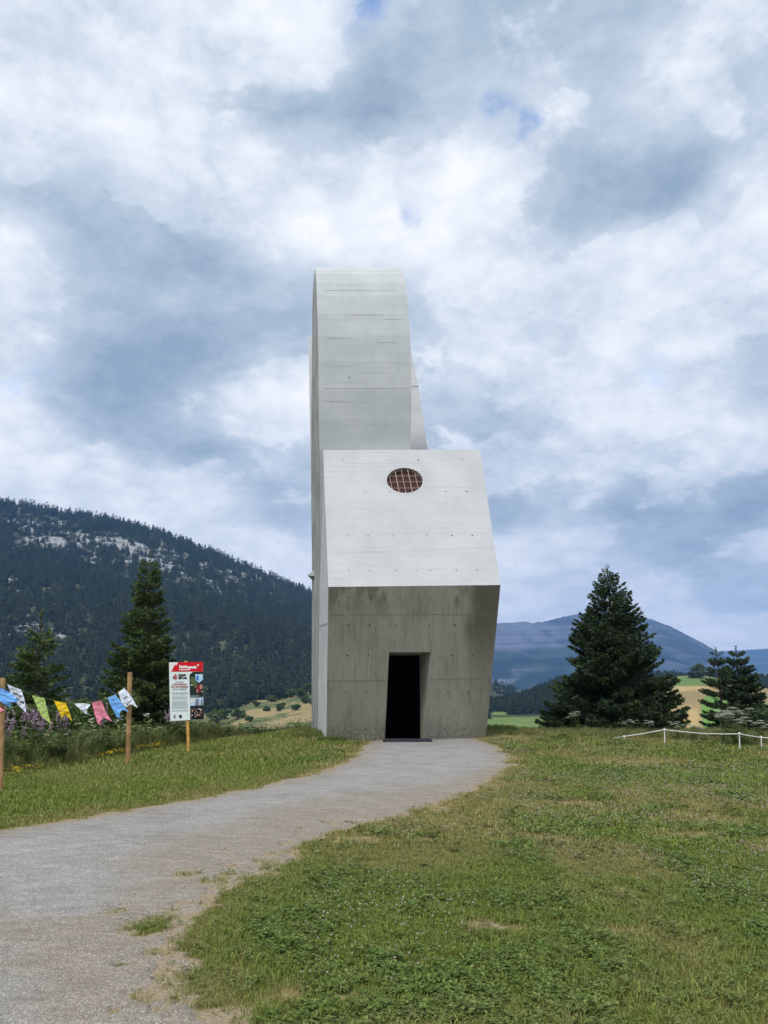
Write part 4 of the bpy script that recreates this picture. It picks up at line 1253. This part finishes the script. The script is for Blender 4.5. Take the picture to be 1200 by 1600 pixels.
# ------------------------------------------------------------------ bunting
def build_bunting():
    Y1, Y2 = 12.25, 16.4
    def Yat(px):
        t = (px - 4) / 199.0
        return 1 / (1 / Y1 + (1 / Y2 - 1 / Y1) * t)
    posts = []
    for (bx, by, tx_, ty, Y, w_, lab) in ((0.5, 1238, 4.5, 1059.5, Y1, .037, 'turned wooden pole at the near end of the bunting'), (200, 1194, 203, 1050.5, Y2, .049, 'turned wooden pole at the far end of the bunting')):
        b, t = P(bx, by, Y), P(tx_, ty, Y)
        b.z = gz(b.x, Y)
        mb = MB()
        n = 7
        pts = [b + Vector((0, 0, -.3))] + [b + (t - b) * (i / n) for i in range(n)] + [t - Vector((0, 0, .012)), t]
        mb.tube(pts, [w_] * (n + 1) + [w_, w_ * .86], 12)
        o = mb.build('bunting_pole', [M['wood']], smooth=False)
        tag(o, lab, 'pole', 'poles holding the bunting')
        posts.append((b, t))
    cord = [(-160, 1010), (-60, 1052), (-14, 1066), (3, 1074), (20, 1077), (33, 1079), (50, 1086), (70, 1091), (84, 1094.5), (102, 1098), (115, 1098.8), (137, 1098.5), (150, 1096), (160, 1094), (168, 1090), (180, 1085), (190, 1077.5), (202, 1071)]
    mb = MB()
    mb.tube([P(px, py, Yat(px) - (.05 if px < 195 else 0)) for px, py in cord], .0045, 5)
    o = mb.build('bunting_rope', [M['string']])
    tag(o, 'thin green cord sagging between the two wooden poles', 'rope')
    flags = [
        ('blue', [(-16, 1069), (0, 1074), (17, 1083), (29, 1095.5), (24, 1098), (16, 1097.2), (17.5, 1107), (0, 1096), (-18, 1085)], -.14, 'blue pennant hanging across the near wooden pole', 0),
        ('pale', [(11, 1069), (33, 1078), (38, 1093), (40.5, 1113), (27, 1100.5), (17, 1085)], -.06, 'white pennant with dark lettering beside the near wooden pole', 1),
        ('pink', [(-16, 1103), (0, 1106), (8, 1109.6), (0, 1112.3), (-14, 1114)], -.16, 'pink pennant tip below the blue one at the near pole', 0),
        ('green', [(50, 1086), (70, 1091), (74, 1110), (79.5, 1132), (65, 1119), (57, 1102)], -.05, 'lime green pennant between the white and yellow ones', 0),
        ('yellow', [(84, 1095), (102, 1098), (108, 1112), (112.5, 1127), (105, 1119), (100.5, 1116), (97, 1123), (91.5, 1110)], -.05, 'yellow swallowtail pennant at the lowest part of the cord', 0),
        ('pale', [(115, 1099), (137, 1099), (141.2, 1101), (135.5, 1109), (135.5, 1114), (142, 1118.5), (133, 1114.5), (124, 1107)], -.05, 'white pennant folded into a triangle between yellow and pink', 0),
        ('pink', [(144, 1098), (158, 1094.5), (166, 1114), (175, 1127.5), (162, 1121), (156.5, 1126), (158.5, 1133), (153, 1132), (148, 1116)], -.05, 'whole pink swallowtail pennant next to the far blue one', 0),
        ('blue', [(168, 1090), (180, 1085), (191, 1100), (201, 1112.5), (190, 1109), (186.5, 1115), (189, 1122.5), (183, 1121.5), (174, 1104)], -.12, 'blue swallowtail pennant near the far wooden pole', 0),
        ('pale', [(185, 1082), (194, 1074.5), (206, 1090), (215.5, 1106), (204, 1100), (197, 1106), (190, 1098)], -.06, 'white lettered pennant across the far wooden pole', 1),
    ]
    for cname, pts, dy, lab, txt in flags:
        cx = sum(p[0] for p in pts) / len(pts)
        top = pts[0]
        def W(p, k=0.0):
            bend = .012 * math.sin((p[1] - top[1]) * .35 + cx)
            return P(p[0], p[1], Yat(cx) + dy + (p[0] - cx) * .004 + bend - k)
        mb = MB()
        mb.plate([W(p) for p in pts], (0, .004, 0), 0)
        o = mb.build('pennant', [M['cloth_' + cname]])
        bm = bmesh.new(); bm.from_mesh(o.data)
        bmesh.ops.subdivide_edges(bm, edges=bm.edges[:], cuts=3, use_grid_fill=True)
        for vv in bm.verts:
            vv.co.y += .007 * math.sin(vv.co.x * 47 + vv.co.z * 21 + cx) + .005 * math.sin(vv.co.z * 63 - vv.co.x * 30)
        bm.to_mesh(o.data); bm.free()
        tag(o, lab, 'pennant', 'pennants hanging on the bunting cord')
        # writing: in flag space, along the top edge and down the flag
        i1 = 1 if cx > 45 or txt else 2
        a, b = Vector(pts[0]), Vector(pts[i1]); e = (b - a)
        # long axis: from top-edge middle to the far tail
        mid = (a + b) / 2; tail = Vector((sum(p[0] for p in pts[i1 + 1:]) / len(pts[i1 + 1:]), sum(p[1] for p in pts[i1 + 1:]) / len(pts[i1 + 1:])))
        dn = tail - mid
        if txt:
            p0 = mid - e * .36 + dn * .55; p1 = mid - e * .36 + dn * .95
            xd = W(tuple(p0 + e * .5)) - W(tuple(p0)); yd = W(tuple(p0 - dn * .3)) - W(tuple(p0))
            ln = (W(tuple(p0 + e * .72)) - W(tuple(p0))).length
            text_mesh('lettering', 'TERRES', ln * .27, M['ink'], o, W(tuple(p0), .02), xd, yd, 'LEFT', .0008, .0015)
            text_mesh('lettering', 'Glières', ln * .32, M['ink'], o, W(tuple(p1), .02), xd, yd, 'LEFT', .0008, .003)
        else:
            q = MB()
            rnd = random.Random(int(cx))
            for k, (s0, s1) in enumerate(((.1, .9), (.2, .75), (.15, .85))):
                if cname == 'pink' and cx < 20: break
                c = mid + dn * (.16 + .26 * k)
                p, r = c - e * (.5 - s0) * .8, c + e * (s1 - .5) * .8
                h = dn.normalized() * .28
                q = MB()
                q.plate([W(tuple(p - h), .016), W(tuple(r - h), .016), W(tuple(r + h), .016), W(tuple(p + h), .016)], (0, .001, 0))
                q.build('lettering', [M['ink_grey'] if cname != 'pink' else M['ink_red']], o)
build_bunting()

# ------------------------------------------------------------------ tape fence
def build_fence():
    spots = [(975, 1161, 1150.5, 23.0, 'short white fence post at the low end of the tape'), (1038, 1162, 1139.5, 22.0, 'white fence post before the broad spruce'), (1155, 1171, 1146, 20.0, 'white fence post before the hogweed flowers'), (1189, 1165, 1151.5, 20.6, 'dim white fence post at the edge near the dark bush')]
    for px, by, ty, Y, lab in spots:
        b, t = P(px, by, Y), P(px, ty - 1.5, Y)
        b.z = min(b.z, gz(b.x, Y))
        mb = MB()
        mb.tube([b - Vector((0, 0, .2)), t - Vector((0, 0, .03))], .013, 8)
        mb.box(t - Vector((0, 0, .02)), (.05, .03, .04))
        o = mb.build('fence_post', [M['plastic']])
        tag(o, lab, 'fence post', 'posts of the white tape fence')
    pts = [(945, 1157, 24.2), (960, 1153, 23.6), (975, 1150.6, 22.98), (1005, 1146, 22.5), (1038, 1140, 21.98), (1060, 1142.3, 21.6), (1095, 1145.8, 21.0), (1130, 1146.8, 20.4), (1155, 1146.5, 19.98), (1175, 1150, 20.3), (1189, 1152, 20.58), (1215, 1153.5, 20.3), (1300, 1160, 19.2)]
    mb = MB()
    V = []
    for px, py, Y in pts:
        c = P(px, py, Y - .03)
        V += [c + Vector((0, 0, .010)), c - Vector((0, 0, .010)), c + Vector((0, .003, -.010)), c + Vector((0, .003, .010))]
    F = []
    for i in range(len(pts) - 1):
        for k in range(4):
            F.append((4 * i + k, 4 * i + (k + 1) % 4, 4 * i + 4 + (k + 1) % 4, 4 * i + 4 + k))
    mb.add(V, F)
    o = mb.build('fence_tape', [M['tape']])
    tag(o, 'white electric fence tape strung along the lawn edge', 'fence tape')
build_fence()

# ------------------------------------------------------------------ hogweed by the fence
M['umbel'] = foliage('white_umbel', [(0, (.42, .45, .34)), (1, (.68, .70, .60))], .7, .15)
def hog_mesh(seed, h, n_um):
    g = np.random.default_rng(seed)
    st = MB(); uvs = []; lv = []
    for k in range(n_um):
        a = g.random() * 6.28; r = .12 + .35 * g.random() if k else 0
        top = Vector((math.cos(a) * r, math.sin(a) * r, h * (1 - .35 * g.random() * (k > 0))))
        st.tube([(0, 0, -.1), (top.x * .3, top.y * .3, top.z * .55), top], [.014, .010, .006], 5, cap=False)
        uv = []; uvs.append(uv)
        R_ = .10 + .09 * g.random()
        m = 46
        an, rr = g.random(m) * 6.28, R_ * g.random(m) ** .5
        p = np.stack([top.x + np.cos(an) * rr, top.y + np.sin(an) * rr, top.z + .05 - 1.6 * rr ** 2 + g.normal(0, .008, m)], 1)
        for q in p:
            s = .022 + .014 * g.random()
            uv += [(q[0] - s, q[1] - s, q[2]), (q[0] + s, q[1] - s, q[2] + .004), (q[0] + s, q[1] + s, q[2]), (q[0] - s, q[1] + s, q[2] + .006)]
    for k in range(14):
        a = g.random() * 6.28; z = h * (.1 + .5 * g.random()); L = .25 + .2 * g.random()
        c, s = math.cos(a), math.sin(a)
        for j in range(5):
            t = .3 + .7 * j / 4; wv = .10 * (1 - abs(t - .7))
            x, y, zz = c * L * t, s * L * t, z + .08 * t - .12 * t * t
            d = .09
            lv += [(x, y, zz), (x + c * d * .5 - s * wv, y + s * d * .5 + c * wv, zz + .02), (x + c * d, y + s * d, zz - .01), (x + c * d * .5 + s * wv, y + s * d * .5 - c * wv, zz + .02)]
    return st, uvs, np.array(lv)
def build_hogweed():
    st, uv, lv = hog_mesh(5, 1.0, 9)
    root = empty('hogweed_plant', (0, 0, 0))
    st.build('stem', [M['stem']], root)
    for u in uv:
        mesh_obj('flower_umbel', u, np.arange(len(u)).reshape(-1, 4), M['umbel'], root)
    mesh_obj('foliage', lv, np.arange(len(lv)).reshape(-1, 4), M['leaf'], root)
    spots = [(1128, 21.5, .88, 'large hogweed with white umbels left of the third fence post'), (1148, 22.0, .95, 'tallest hogweed with white umbels close behind the third fence post'), (1168, 21.4, .72, 'hogweed with white umbels right after the third fence post'),
             (1060, 23.6, .5, 'low hogweed just past the second fence post'), (1085, 23.0, .48, 'low hogweed midway between the second and third posts'), (1012, 24.6, .5, 'low hogweed between the first and second posts'),
             (985, 25.2, .5, 'small hogweed behind the first fence post'), (905, 28, .7, 'lone hogweed at the foot of the broad spruce, away from the fence'), (1190, 22.4, .6, 'hogweed behind the last dim fence post')]
    for i, (px, Y, k, lab) in enumerate(spots):
        o = root if i == 0 else copy_thing(root)
        x = P(px, 1150, Y).x
        o.location = (x, Y, gz(x, Y)); o.rotation_euler = (0, 0, i * 1.3); o.scale = (k, k, k)
        tag(o, lab, 'plant', 'hogweed plants along the tape fence')
build_hogweed()

# ------------------------------------------------------------------ grass and flowers
M['grass'] = foliage('grass_blades', [(0, (.055, .098, .012)), (.5, (.128, .185, .026)), (1, (.225, .275, .06))], .6, .3,
                     tint=[(0, (.16, .15, .04)), (.6, (.27, .235, .085)), (1, (.42, .36, .18))])
M['clover'] = foliage('clover_leaves', [(0, (.046, .090, .012)), (.6, (.10, .158, .026)), (1, (.175, .23, .055))], .6, .25,
                      tint=[(0, (.11, .11, .04)), (1, (.20, .18, .07))])
M['tall'] = foliage('tall_grass', [(0, (.05, .09, .018)), (.6, (.10, .145, .032)), (1, (.19, .21, .07))], .6, .3,
                    tint=[(0, (.20, .18, .07)), (1, (.36, .31, .16))])
M['petal_white'] = foliage('clover_flower', [(0, (.30, .24, .21)), (.5, (.45, .41, .36)), (1, (.56, .53, .47))], .8, .15)
M['petal_pink'] = foliage('fireweed_flower', [(0, (.26, .15, .25)), (1, (.48, .34, .45))], .8, .2)
M['petal_yellow'] = foliage('yellow_flower', [(0, (.60, .42, .01)), (1, (.75, .58, .03))], .8, .15)

def blade_src(name, seed, n, spread, h0, h1, wd, lean, mat, curve=.5):
    g = np.random.default_rng(seed)
    V, F = [], []
    for k in range(n):
        a, r = g.random() * 6.28, spread * g.random() ** .5
        bx, by = math.cos(a) * r, math.sin(a) * r
        h = h0 + (h1 - h0) * g.random()
        ta = g.random() * 6.28; l = h * lean * g.random()
        dx, dy = math.cos(ta), math.sin(ta)
        w = wd * (.7 + .6 * g.random())
        nx, ny = -dy * w, dx * w
        b = len(V)
        V += [(bx - nx, by - ny, -.01), (bx + nx, by + ny, -.01), (bx + dx * l * .35 + nx * .8, by + dy * l * .35 + ny * .8, h * .6), (bx + dx * l * .35 - nx * .8, by + dy * l * .35 - ny * .8, h * .6), (bx + dx * l, by + dy * l, h * (1 - .25 * lean))]
        F += [(b, b + 1, b + 2, b + 3), (b + 3, b + 2, b + 4)]
    return mesh_obj(name, V, F, mat, do_link=False)
def clover_src(name, seed, n, spread, hmax, leaf):
    g = np.random.default_rng(seed)
    V, F = [], []
    for k in range(n):
        a, r = g.random() * 6.28, spread * g.random() ** .5
        x, y, z = math.cos(a) * r, math.sin(a) * r, hmax * (.4 + .6 * g.random())
        tx, ty = g.normal(0, .25, 2)
        for j in range(3):
            t = g.random() * .4 + j * 2.09
            s = leaf * (.7 + .5 * g.random())
            c, q = math.cos(t), math.sin(t)
            b = len(V)
            for (u, w) in ((0, 0), (.7, .55), (1.1, 0), (.7, -.55)):
                X, Y = (u * c - w * q) * s, (u * q + w * c) * s
                V.append((x + X, y + Y, z + X * tx + Y * ty))
            F.append((b, b + 1, b + 2, b + 3))
    return mesh_obj(name, V, F, M['clover'], do_link=False)
def ball_src(name, seed, mat, r, h):
    g = np.random.default_rng(seed)
    V, F = [], []
    for k in range(20):
        d = g.normal(0, 1, 3); d /= np.linalg.norm(d); d[2] = abs(d[2]) * .9 - .2
        p = d * r * (.7 + .3 * g.random()) + np.array([0, 0, h])
        a = np.cross(d, g.normal(0, 1, 3)); a /= np.linalg.norm(a); c = np.cross(d, a)
        s = r * .5
        b = len(V)
        V += [tuple(p - a * s), tuple(p + c * s * .7), tuple(p + a * s), tuple(p - c * s * .7)]
        F.append((b, b + 1, b + 2, b + 3))
    return mesh_obj(name, V, F, mat, do_link=False)

def scatter_area(n, ymin, ymax, seed, xl=-1.0, xr=1.0):
    """random lawn points inside a fan a good deal wider than the picture"""
    g = np.random.default_rng(seed)
    y = np.sqrt(ymin ** 2 + (ymax ** 2 - ymin ** 2) * g.random(n))
    x = y * (xl + (xr - xl) * g.random(n))
    return x, y, g
LAWN = 0
def lawn_ok(x, y, g):
    ok = (path_f(x, y) < .01 + .05 * g.exponential(1.0, len(x)) * (g.random(len(x)) < .35)) & ~((x > -2.2) & (x < 4.2) & (y > 23.05))
    bare = bare_f(x, y)
    ok &= g.random(len(x)) > bare * .9
    return ok
def grass_layer(name, label, n, y0, y1, seed, srcs_grass, srcs_clover, scale, xl=-.62, xr=.72):
    x, y, g = scatter_area(n, y0, y1, seed, xl, xr)
    ok = lawn_ok(x, y, g); x, y = x[ok], y[ok]
    n = len(x)
    dry = dry_f(x, y)
    clv = sstep(.44, .66, fbm(x * 1.5 + 9, y * 1.1, 91, 5, .65)) * (1 - dry)
    isc = g.random(n) < np.clip(clv * .65 + .12, 0, .7) * (x > -1.8)
    ng, nc = len(srcs_grass), len(srcs_clover)
    idx = np.where(isc, ng + g.integers(0, nc, n), g.integers(0, ng, n))
    s = scale * (.65 + .7 * g.random(n)) * np.where(dry > .5, .8, 1.0)
    s *= np.where(g.random(n) < .06, 1.5, 1.0)
    # short by the path
    s *= .8 + .2 * sstep(.0, .5, -path_f(x, y))
    tint = np.clip(dry * .95 + g.normal(0, .16, n), 0, 1)
    z = ground_h(x, y)
    o = make_scatter(name, np.stack([x, y, z], 1), np.stack([g.normal(0, .1, n), g.normal(0, .1, n), g.random(n) * 6.28], 1), np.stack([s, s, s * (.7 + .5 * g.random(n))], 1), idx, srcs_grass + srcs_clover, tint)
    tag(o, label, 'grass', kind='stuff')
SG = [blade_src('lawn_blade.%03d' % i, 200 + i, 16, .05, .018, .050, .0022, .9, M['grass']) for i in range(4)]
SCv = [clover_src('lawn_clover.%03d' % i, 210 + i, 13, .055, .035, .011) for i in range(3)]
grass_layer('lawn_grass', 'short grass and clover of the near lawn', 40000, 3.2, 8.5, 301, SG, SCv, 1.0, -.45, 1.0)
SG2 = [blade_src('mid_blade.%03d' % i, 220 + i, 18, .09, .025, .065, .0045, .9, M['grass']) for i in range(4)]
SC2 = [clover_src('mid_clover.%03d' % i, 230 + i, 16, .10, .045, .018) for i in range(3)]
grass_layer('lawn_grass', 'short grass and clover in the middle of the lawn', 32000, 8.2, 16, 302, SG2, SC2, 1.0, -.66, .88)
SG3 = [blade_src('far_blade.%03d' % i, 240 + i, 20, .16, .03, .085, .008, .9, M['grass']) for i in range(4)]
SC3 = [clover_src('far_clover.%03d' % i, 250 + i, 16, .16, .05, .028) for i in range(3)]
grass_layer('lawn_grass', 'short grass at the far side of the lawn by the building', 30000, 15.5, 30, 303, SG3, SC3, 1.0, -.70, .76)

# broad-leaved weeds in the turf
def turf_weeds():
    g = np.random.default_rng(88)
    x, y, g = scatter_area(1300, 3.5, 16, 88, -.25, .7)
    ok = lawn_ok(x, y, g) & (fbm(x * .9, y * .9, 89, 3) > .5); x, y = x[ok], y[ok]; n = len(x)
    srcs = []
    for i in range(3):
        gg = np.random.default_rng(700 + i); V = []
        for k in range(9):
            a = k * 2.4 + gg.random() * .5; L = .05 + .05 * gg.random(); c, q = math.cos(a), math.sin(a); wd = L * .22; up = .3 + .5 * gg.random()
            V += [(0, 0, 0), (c * L * .55 - q * wd, q * L * .55 + c * wd, L * up * .8), (c * L, q * L, L * up), (c * L * .55 + q * wd, q * L * .55 - c * wd, L * up * .8)]
        srcs.append(mesh_obj('turf_weed.%03d' % i, V, np.arange(len(V)).reshape(-1, 4), M['weed'], do_link=False))
    s = .3 + .4 * g.random(n) ** 2
    o = make_scatter('turf_weeds', np.stack([x, y, ground_h(x, y)], 1), np.stack([0 * x, 0 * x, g.random(n) * 6.28], 1), np.stack([s, s, s], 1), g.integers(0, 3, n), srcs)
    tag(o, 'broad leaved weeds dotted through the lawn', 'weeds', kind='stuff')
M['weed'] = foliage('weed_leaf', [(0, (.05, .11, .02)), (1, (.10, .175, .035))], .55, .25)
turf_weeds()

# clover blossoms
def blossoms():
    xs, ys, ss = [], [], []
    for n, y0, y1, sc, seed in ((5200, 3.6, 8.5, .9, 401), (9000, 8.5, 15, 1.0, 402), (11000, 15, 25, 1.25, 403)):
        x, y, g = scatter_area(n, y0, y1, seed, -.1, .66)
        dens = sstep(.44, .66, fbm(x * .7 + 5, y * .5, 95, 4)) * (.25 + .75 * sstep(.4, .6, fbm(x * .16, y * .16 + 4, 96, 2)))
        dens = np.maximum(dens, .9 * sstep(.9, .3, np.hypot((x - 6.5) / 4.5, (y - 14) / 3.2)) * sstep(.35, .6, fbm(x * 1.1, y * .8, 97, 3)))
        ok = lawn_ok(x, y, g) & (g.random(len(x)) < dens) & (dry_f(x, y) < .75) & (x > .0 - (y < 9) * .8)
        xs.append(x[ok]); ys.append(y[ok]); ss.append(np.full(ok.sum(), sc))
    x, y, s = np.concatenate(xs), np.concatenate(ys), np.concatenate(ss)
    g = np.random.default_rng(9); n = len(x)
    s = s * (.6 + .6 * g.random(n))
    srcs = [ball_src('clover_blossom.%03d' % i, 260 + i, M['petal_white'], .0085, .045) for i in range(3)]
    o = make_scatter('clover_blossom', np.stack([x, y, ground_h(x, y)], 1), np.stack([0 * x, 0 * x, g.random(n) * 6.28], 1), np.stack([s, s, s], 1), g.integers(0, 3, n), srcs)
    tag(o, 'white clover blossoms sprinkled over the lawn', 'flowers', kind='stuff')
blossoms()

# the rank growth at the edge of the lawn
def stalk_src(name, seed, kind):
    g = np.random.default_rng(seed)
    mb = MB(); V, F, Mi = [], [], []
    h = {'fireweed': 1.0, 'umbel': .85, 'yellow': .22, 'leafy': .65}[kind]
    mats = [M['stem'], M['leaf'], {'fireweed': M['petal_pink'], 'umbel': M['umbel'], 'yellow': M['petal_yellow'], 'leafy': M['leaf']}[kind]]
    def quad(p, a, b, m):
        k = len(V); V.extend([tuple(p - a), tuple(p + b), tuple(p + a), tuple(p - b)]); F.append((k, k + 1, k + 2, k + 3)); Mi.append(m)
    w = .005
    for k, (dx, dy) in enumerate(((w, 0), (0, w))):
        b = len(V); V.extend([(-dx, -dy, 0), (dx, dy, 0), (dx * .6, dy * .6, h), (-dx * .6, -dy * .6, h)]); F.append((b, b + 1, b + 2, b + 3)); Mi.append(0)
    nl = {'fireweed': 26, 'umbel': 14, 'yellow': 6, 'leafy': 46}[kind]
    for k in range(nl):
        z = h * (.05 + .75 * g.random()) if kind != 'yellow' else h * .4 * g.random()
        a = g.random() * 6.28; L = (.05 + .06 * g.random()) * (.5 if kind == 'yellow' else 1.0)
        d = np.array([math.cos(a), math.sin(a), .25 * g.normal()])
        s = np.array([-math.sin(a), math.cos(a), .3 * g.normal()])
        p = np.array([0, 0, z]) + d * L * 1.05
        quad(p, d * L, s * L * .28, 1)
    if kind == 'fireweed':
        for k in range(40):
            t = g.random(); z = h * (.68 + .34 * t); r = .045 * (1.1 - t)
            a = g.random() * 6.28
            p = np.array([math.cos(a) * r, math.sin(a) * r, z]); q = g.normal(0, 1, 3); q /= np.linalg.norm(q); u = np.cross(q, g.normal(0, 1, 3)); u /= np.linalg.norm(u)
            quad(p, q * .020, u * .014, 2)
    if kind == 'umbel':
        for k in range(34):
            a = g.random() * 6.28; r = .075 * g.random() ** .5
            quad(np.array([math.cos(a) * r, math.sin(a) * r, h + .015 - 2 * r * r]), np.array([.012, 0, .003 * g.normal()]), np.array([0, .012, .003 * g.normal()]), 2)
    if kind == 'yellow':
        for k in range(5):
            p = np.array([g.normal(0, .05), g.normal(0, .05), h * (.8 + .3 * g.random())])
            quad(p, np.array([.013, 0, .004]), np.array([0, .013, -.003]), 2); quad(p, np.array([.012, 0, .006]), np.array([0, .004, .012]), 2)
    me = mesh_obj(name, V, F, mats, midx=Mi, do_link=False)
    return me
LINE_PX = [(-300, 1240), (-100, 1228), (10, 1214), (100, 1200), (205, 1180), (300, 1163), (360, 1152), (430, 1147), (500, 1146)]
LINE = [G(*p) for p in LINE_PX]
def edge_y(x):
    return np.interp(x, [p.x for p in LINE], [p.y for p in LINE])
def rank_growth():
    g = np.random.default_rng(77)
    def pts(n, d0, d1, x0=-15.0, x1=-2.0, pw=1.0):
        x = x0 + (x1 - x0) * g.random(n)
        y = edge_y(x) + d0 + (d1 - d0) * g.random(n) ** pw
        return x, y
    def put(name, label, x, y, srcs, smin, smax, tint=None):
        ok = ~((x > -2.4) & (x < 4.2) & (y > 23.0) & (y < 31))
        x, y = x[ok], y[ok]
        n = len(x); s = smin + (smax - smin) * g.random(n)
        t = np.zeros(n) if tint is None else tint[ok]
        o = make_scatter(name, np.stack([x, y, ground_h(x, y)], 1), np.stack([g.normal(0, .12, n), g.normal(0, .12, n), g.random(n) * 6.28], 1), np.stack([s, s, s], 1), g.integers(0, len(srcs), n), srcs, t)
        tag(o, label, 'plants', kind='stuff')
    tall = [blade_src('tall_blade.%03d' % i, 500 + i, 26, .14, .22, .62, .006, .8, M['tall']) for i in range(3)]
    x, y = pts(7600, -.2, 6.0)
    d = y - edge_y(x)
    # sort heights by distance from the mown edge
    s = (.16 + .85 * sstep(-.3, 3.2, d)) * (.7 + .6 * g.random(len(x))) * (1 - .35 * sstep(-6, -3, x))
    o = make_scatter('tall_grass', np.stack([x, y, ground_h(x, y)], 1), np.stack([g.normal(0, .1, len(x)), g.normal(0, .1, len(x)), g.random(len(x)) * 6.28], 1), np.stack([s, s, s], 1), g.integers(0, 3, len(x)), tall, np.clip(.18 + g.normal(0, .2, len(x)), 0, .8))
    tag(o, 'rank tall grass along the bank behind the bunting', 'grass', kind='stuff')
    put('leafy_weeds', 'leafy green weeds on the bank behind the sign', *pts(1000, 1.8, 6.5, -14, -2.6, .8), [stalk_src('leafy_weed.%03d' % i, 520 + i, 'leafy') for i in range(3)], .5, 1.15)
    x, y = pts(620, 2.0, 4.6, -13, -5.6); k = (fbm(x * .9, y * .9, 98, 3) > .44) & (x < -5.2 + g.random(len(x)))
    put('fireweed', 'pink flowering fireweed on the bank below the flags', x[k], y[k], [stalk_src('fireweed_stalk.%03d' % i, 530 + i, 'fireweed') for i in range(3)], .75, 1.2)
    put('white_umbels', 'small white umbel flowers on the bank by the sign', *pts(130, 1.2, 5.5, -8.5, -1.8), [stalk_src('umbel_stalk.%03d' % i, 540 + i, 'umbel') for i in range(3)], .55, 1.05)
    x = -9.5 + 3.9 * g.random(900); y = edge_y(x) + .7 - 3.0 * g.random(900) * sstep(-5.4, -6.4, x)
    k = (fbm(x * 1.6, y * 1.6, 99, 4) > .45) & (g.random(900) < .55)
    put('yellow_flowers', 'small yellow flowers at the mown edge below the bunting', x[k], y[k], [stalk_src('yellow_stalk.%03d' % i, 550 + i, 'yellow') for i in range(3)], .5, .9)
    # dry standing grass along the crest by the tape fence and round the building
    xr = 3.4 + 14 * g.random(2600); yr = np.interp(xr, [3, 6, 9, 14, 18], [26.0, 25.0, 22.6, 19.8, 18.4]) + g.random(2600) ** .8 * 4
    n = len(xr); s = (.35 + .4 * g.random(n)) * np.interp(xr, [3.4, 6, 10], [.45, .7, 1.0])
    o = make_scatter('tall_grass', np.stack([xr, yr, ground_h(xr, yr)], 1), np.stack([g.normal(0, .1, n), g.normal(0, .1, n), g.random(n) * 6.28], 1), np.stack([s, s, s], 1), g.integers(0, 3, n),
                     [blade_src('crest_blade.%03d' % i, 560 + i, 22, .14, .2, .6, .006, .7, M['tall']) for i in range(3)], np.clip(.35 + g.normal(0, .25, n), 0, 1))
    tag(o, 'pale standing grass along the white tape fence', 'grass', kind='stuff')
    # lush fringe against the foot of the walls
    xa = np.r_[-2.9 + 1.1 * g.random(260), 2.75 + 1.3 * g.random(240), -1.9 + .8 * g.random(120)]
    ya = np.r_[23.6 + 4.5 * g.random(260), 23.6 + 2.8 * g.random(240), 22.9 + .35 * g.random(120)]
    n = len(xa); s = .22 + .22 * g.random(n)
    o = make_scatter('tall_grass', np.stack([xa, ya, ground_h(xa, ya)], 1), np.stack([g.normal(0, .1, n), g.normal(0, .1, n), g.random(n) * 6.28], 1), np.stack([s, s, s], 1), g.integers(0, 3, n),
                     [blade_src('wall_blade.%03d' % i, 570 + i, 24, .14, .2, .55, .006, .8, M['tall']) for i in range(3)], np.clip(.05 + g.normal(0, .12, n), 0, 1))
    tag(o, 'green grass growing against the foot of the concrete walls', 'grass', kind='stuff')
rank_growth()

# loose stones on the gravel
def stones():
    g = np.random.default_rng(55)
    x = -8 + 12 * g.random(9000); y = 3.6 + 17 * g.random(9000) ** 1.4
    k = (path_f(x, y) > .02); x, y = x[k], y[k]; n = len(x)
    m = plain('pale_stone', (.29, .285, .275), .9, .3, 60)
    srcs = []
    for i in range(3):
        gg = np.random.default_rng(600 + i)
        bm = bmesh.new(); bmesh.ops.create_icosphere(bm, subdivisions=1, radius=1.0)
        for v in bm.verts:
            v.co *= .75 + .4 * gg.random(); v.co.z *= .6
        me = bpy.data.meshes.new('path_stone.%03d' % i); bm.to_mesh(me); bm.free(); me.materials.append(m)
        srcs.append(bpy.data.objects.new('path_stone.%03d' % i, me))
    s = .004 + .009 * g.random(n) ** 3
    o = make_scatter('path_stones', np.stack([x, y, ground_h(x, y) + .014], 1), np.stack([g.normal(0, .3, n), g.normal(0, .3, n), g.random(n) * 6.28], 1), np.stack([s, s, s], 1), g.integers(0, 3, n), srcs)
    tag(o, 'loose pale stones lying on the gravel path', 'stones', kind='stuff')
stones()

# ------------------------------------------------------------------ air
def haze():
    m = bpy.data.materials.new('air'); m.use_nodes = True
    w = NT(m.node_tree)
    out = w.n('ShaderNodeOutputMaterial')
    v = w.n('ShaderNodeVolumePrincipled', {'Color': (.20, .45, 1.0, 1), 'Density': 9.5e-5, 'Anisotropy': 0.0})
    w.t.links.new(v.outputs[0], out.inputs['Volume'])
    mb = MB()
    mb.box((0, 3950, 265), (9000, 9900, 750))
    o = mb.build('haze', [m])
    tag(o, 'thin bluish air over the whole valley', 'haze', kind='stuff')
haze()
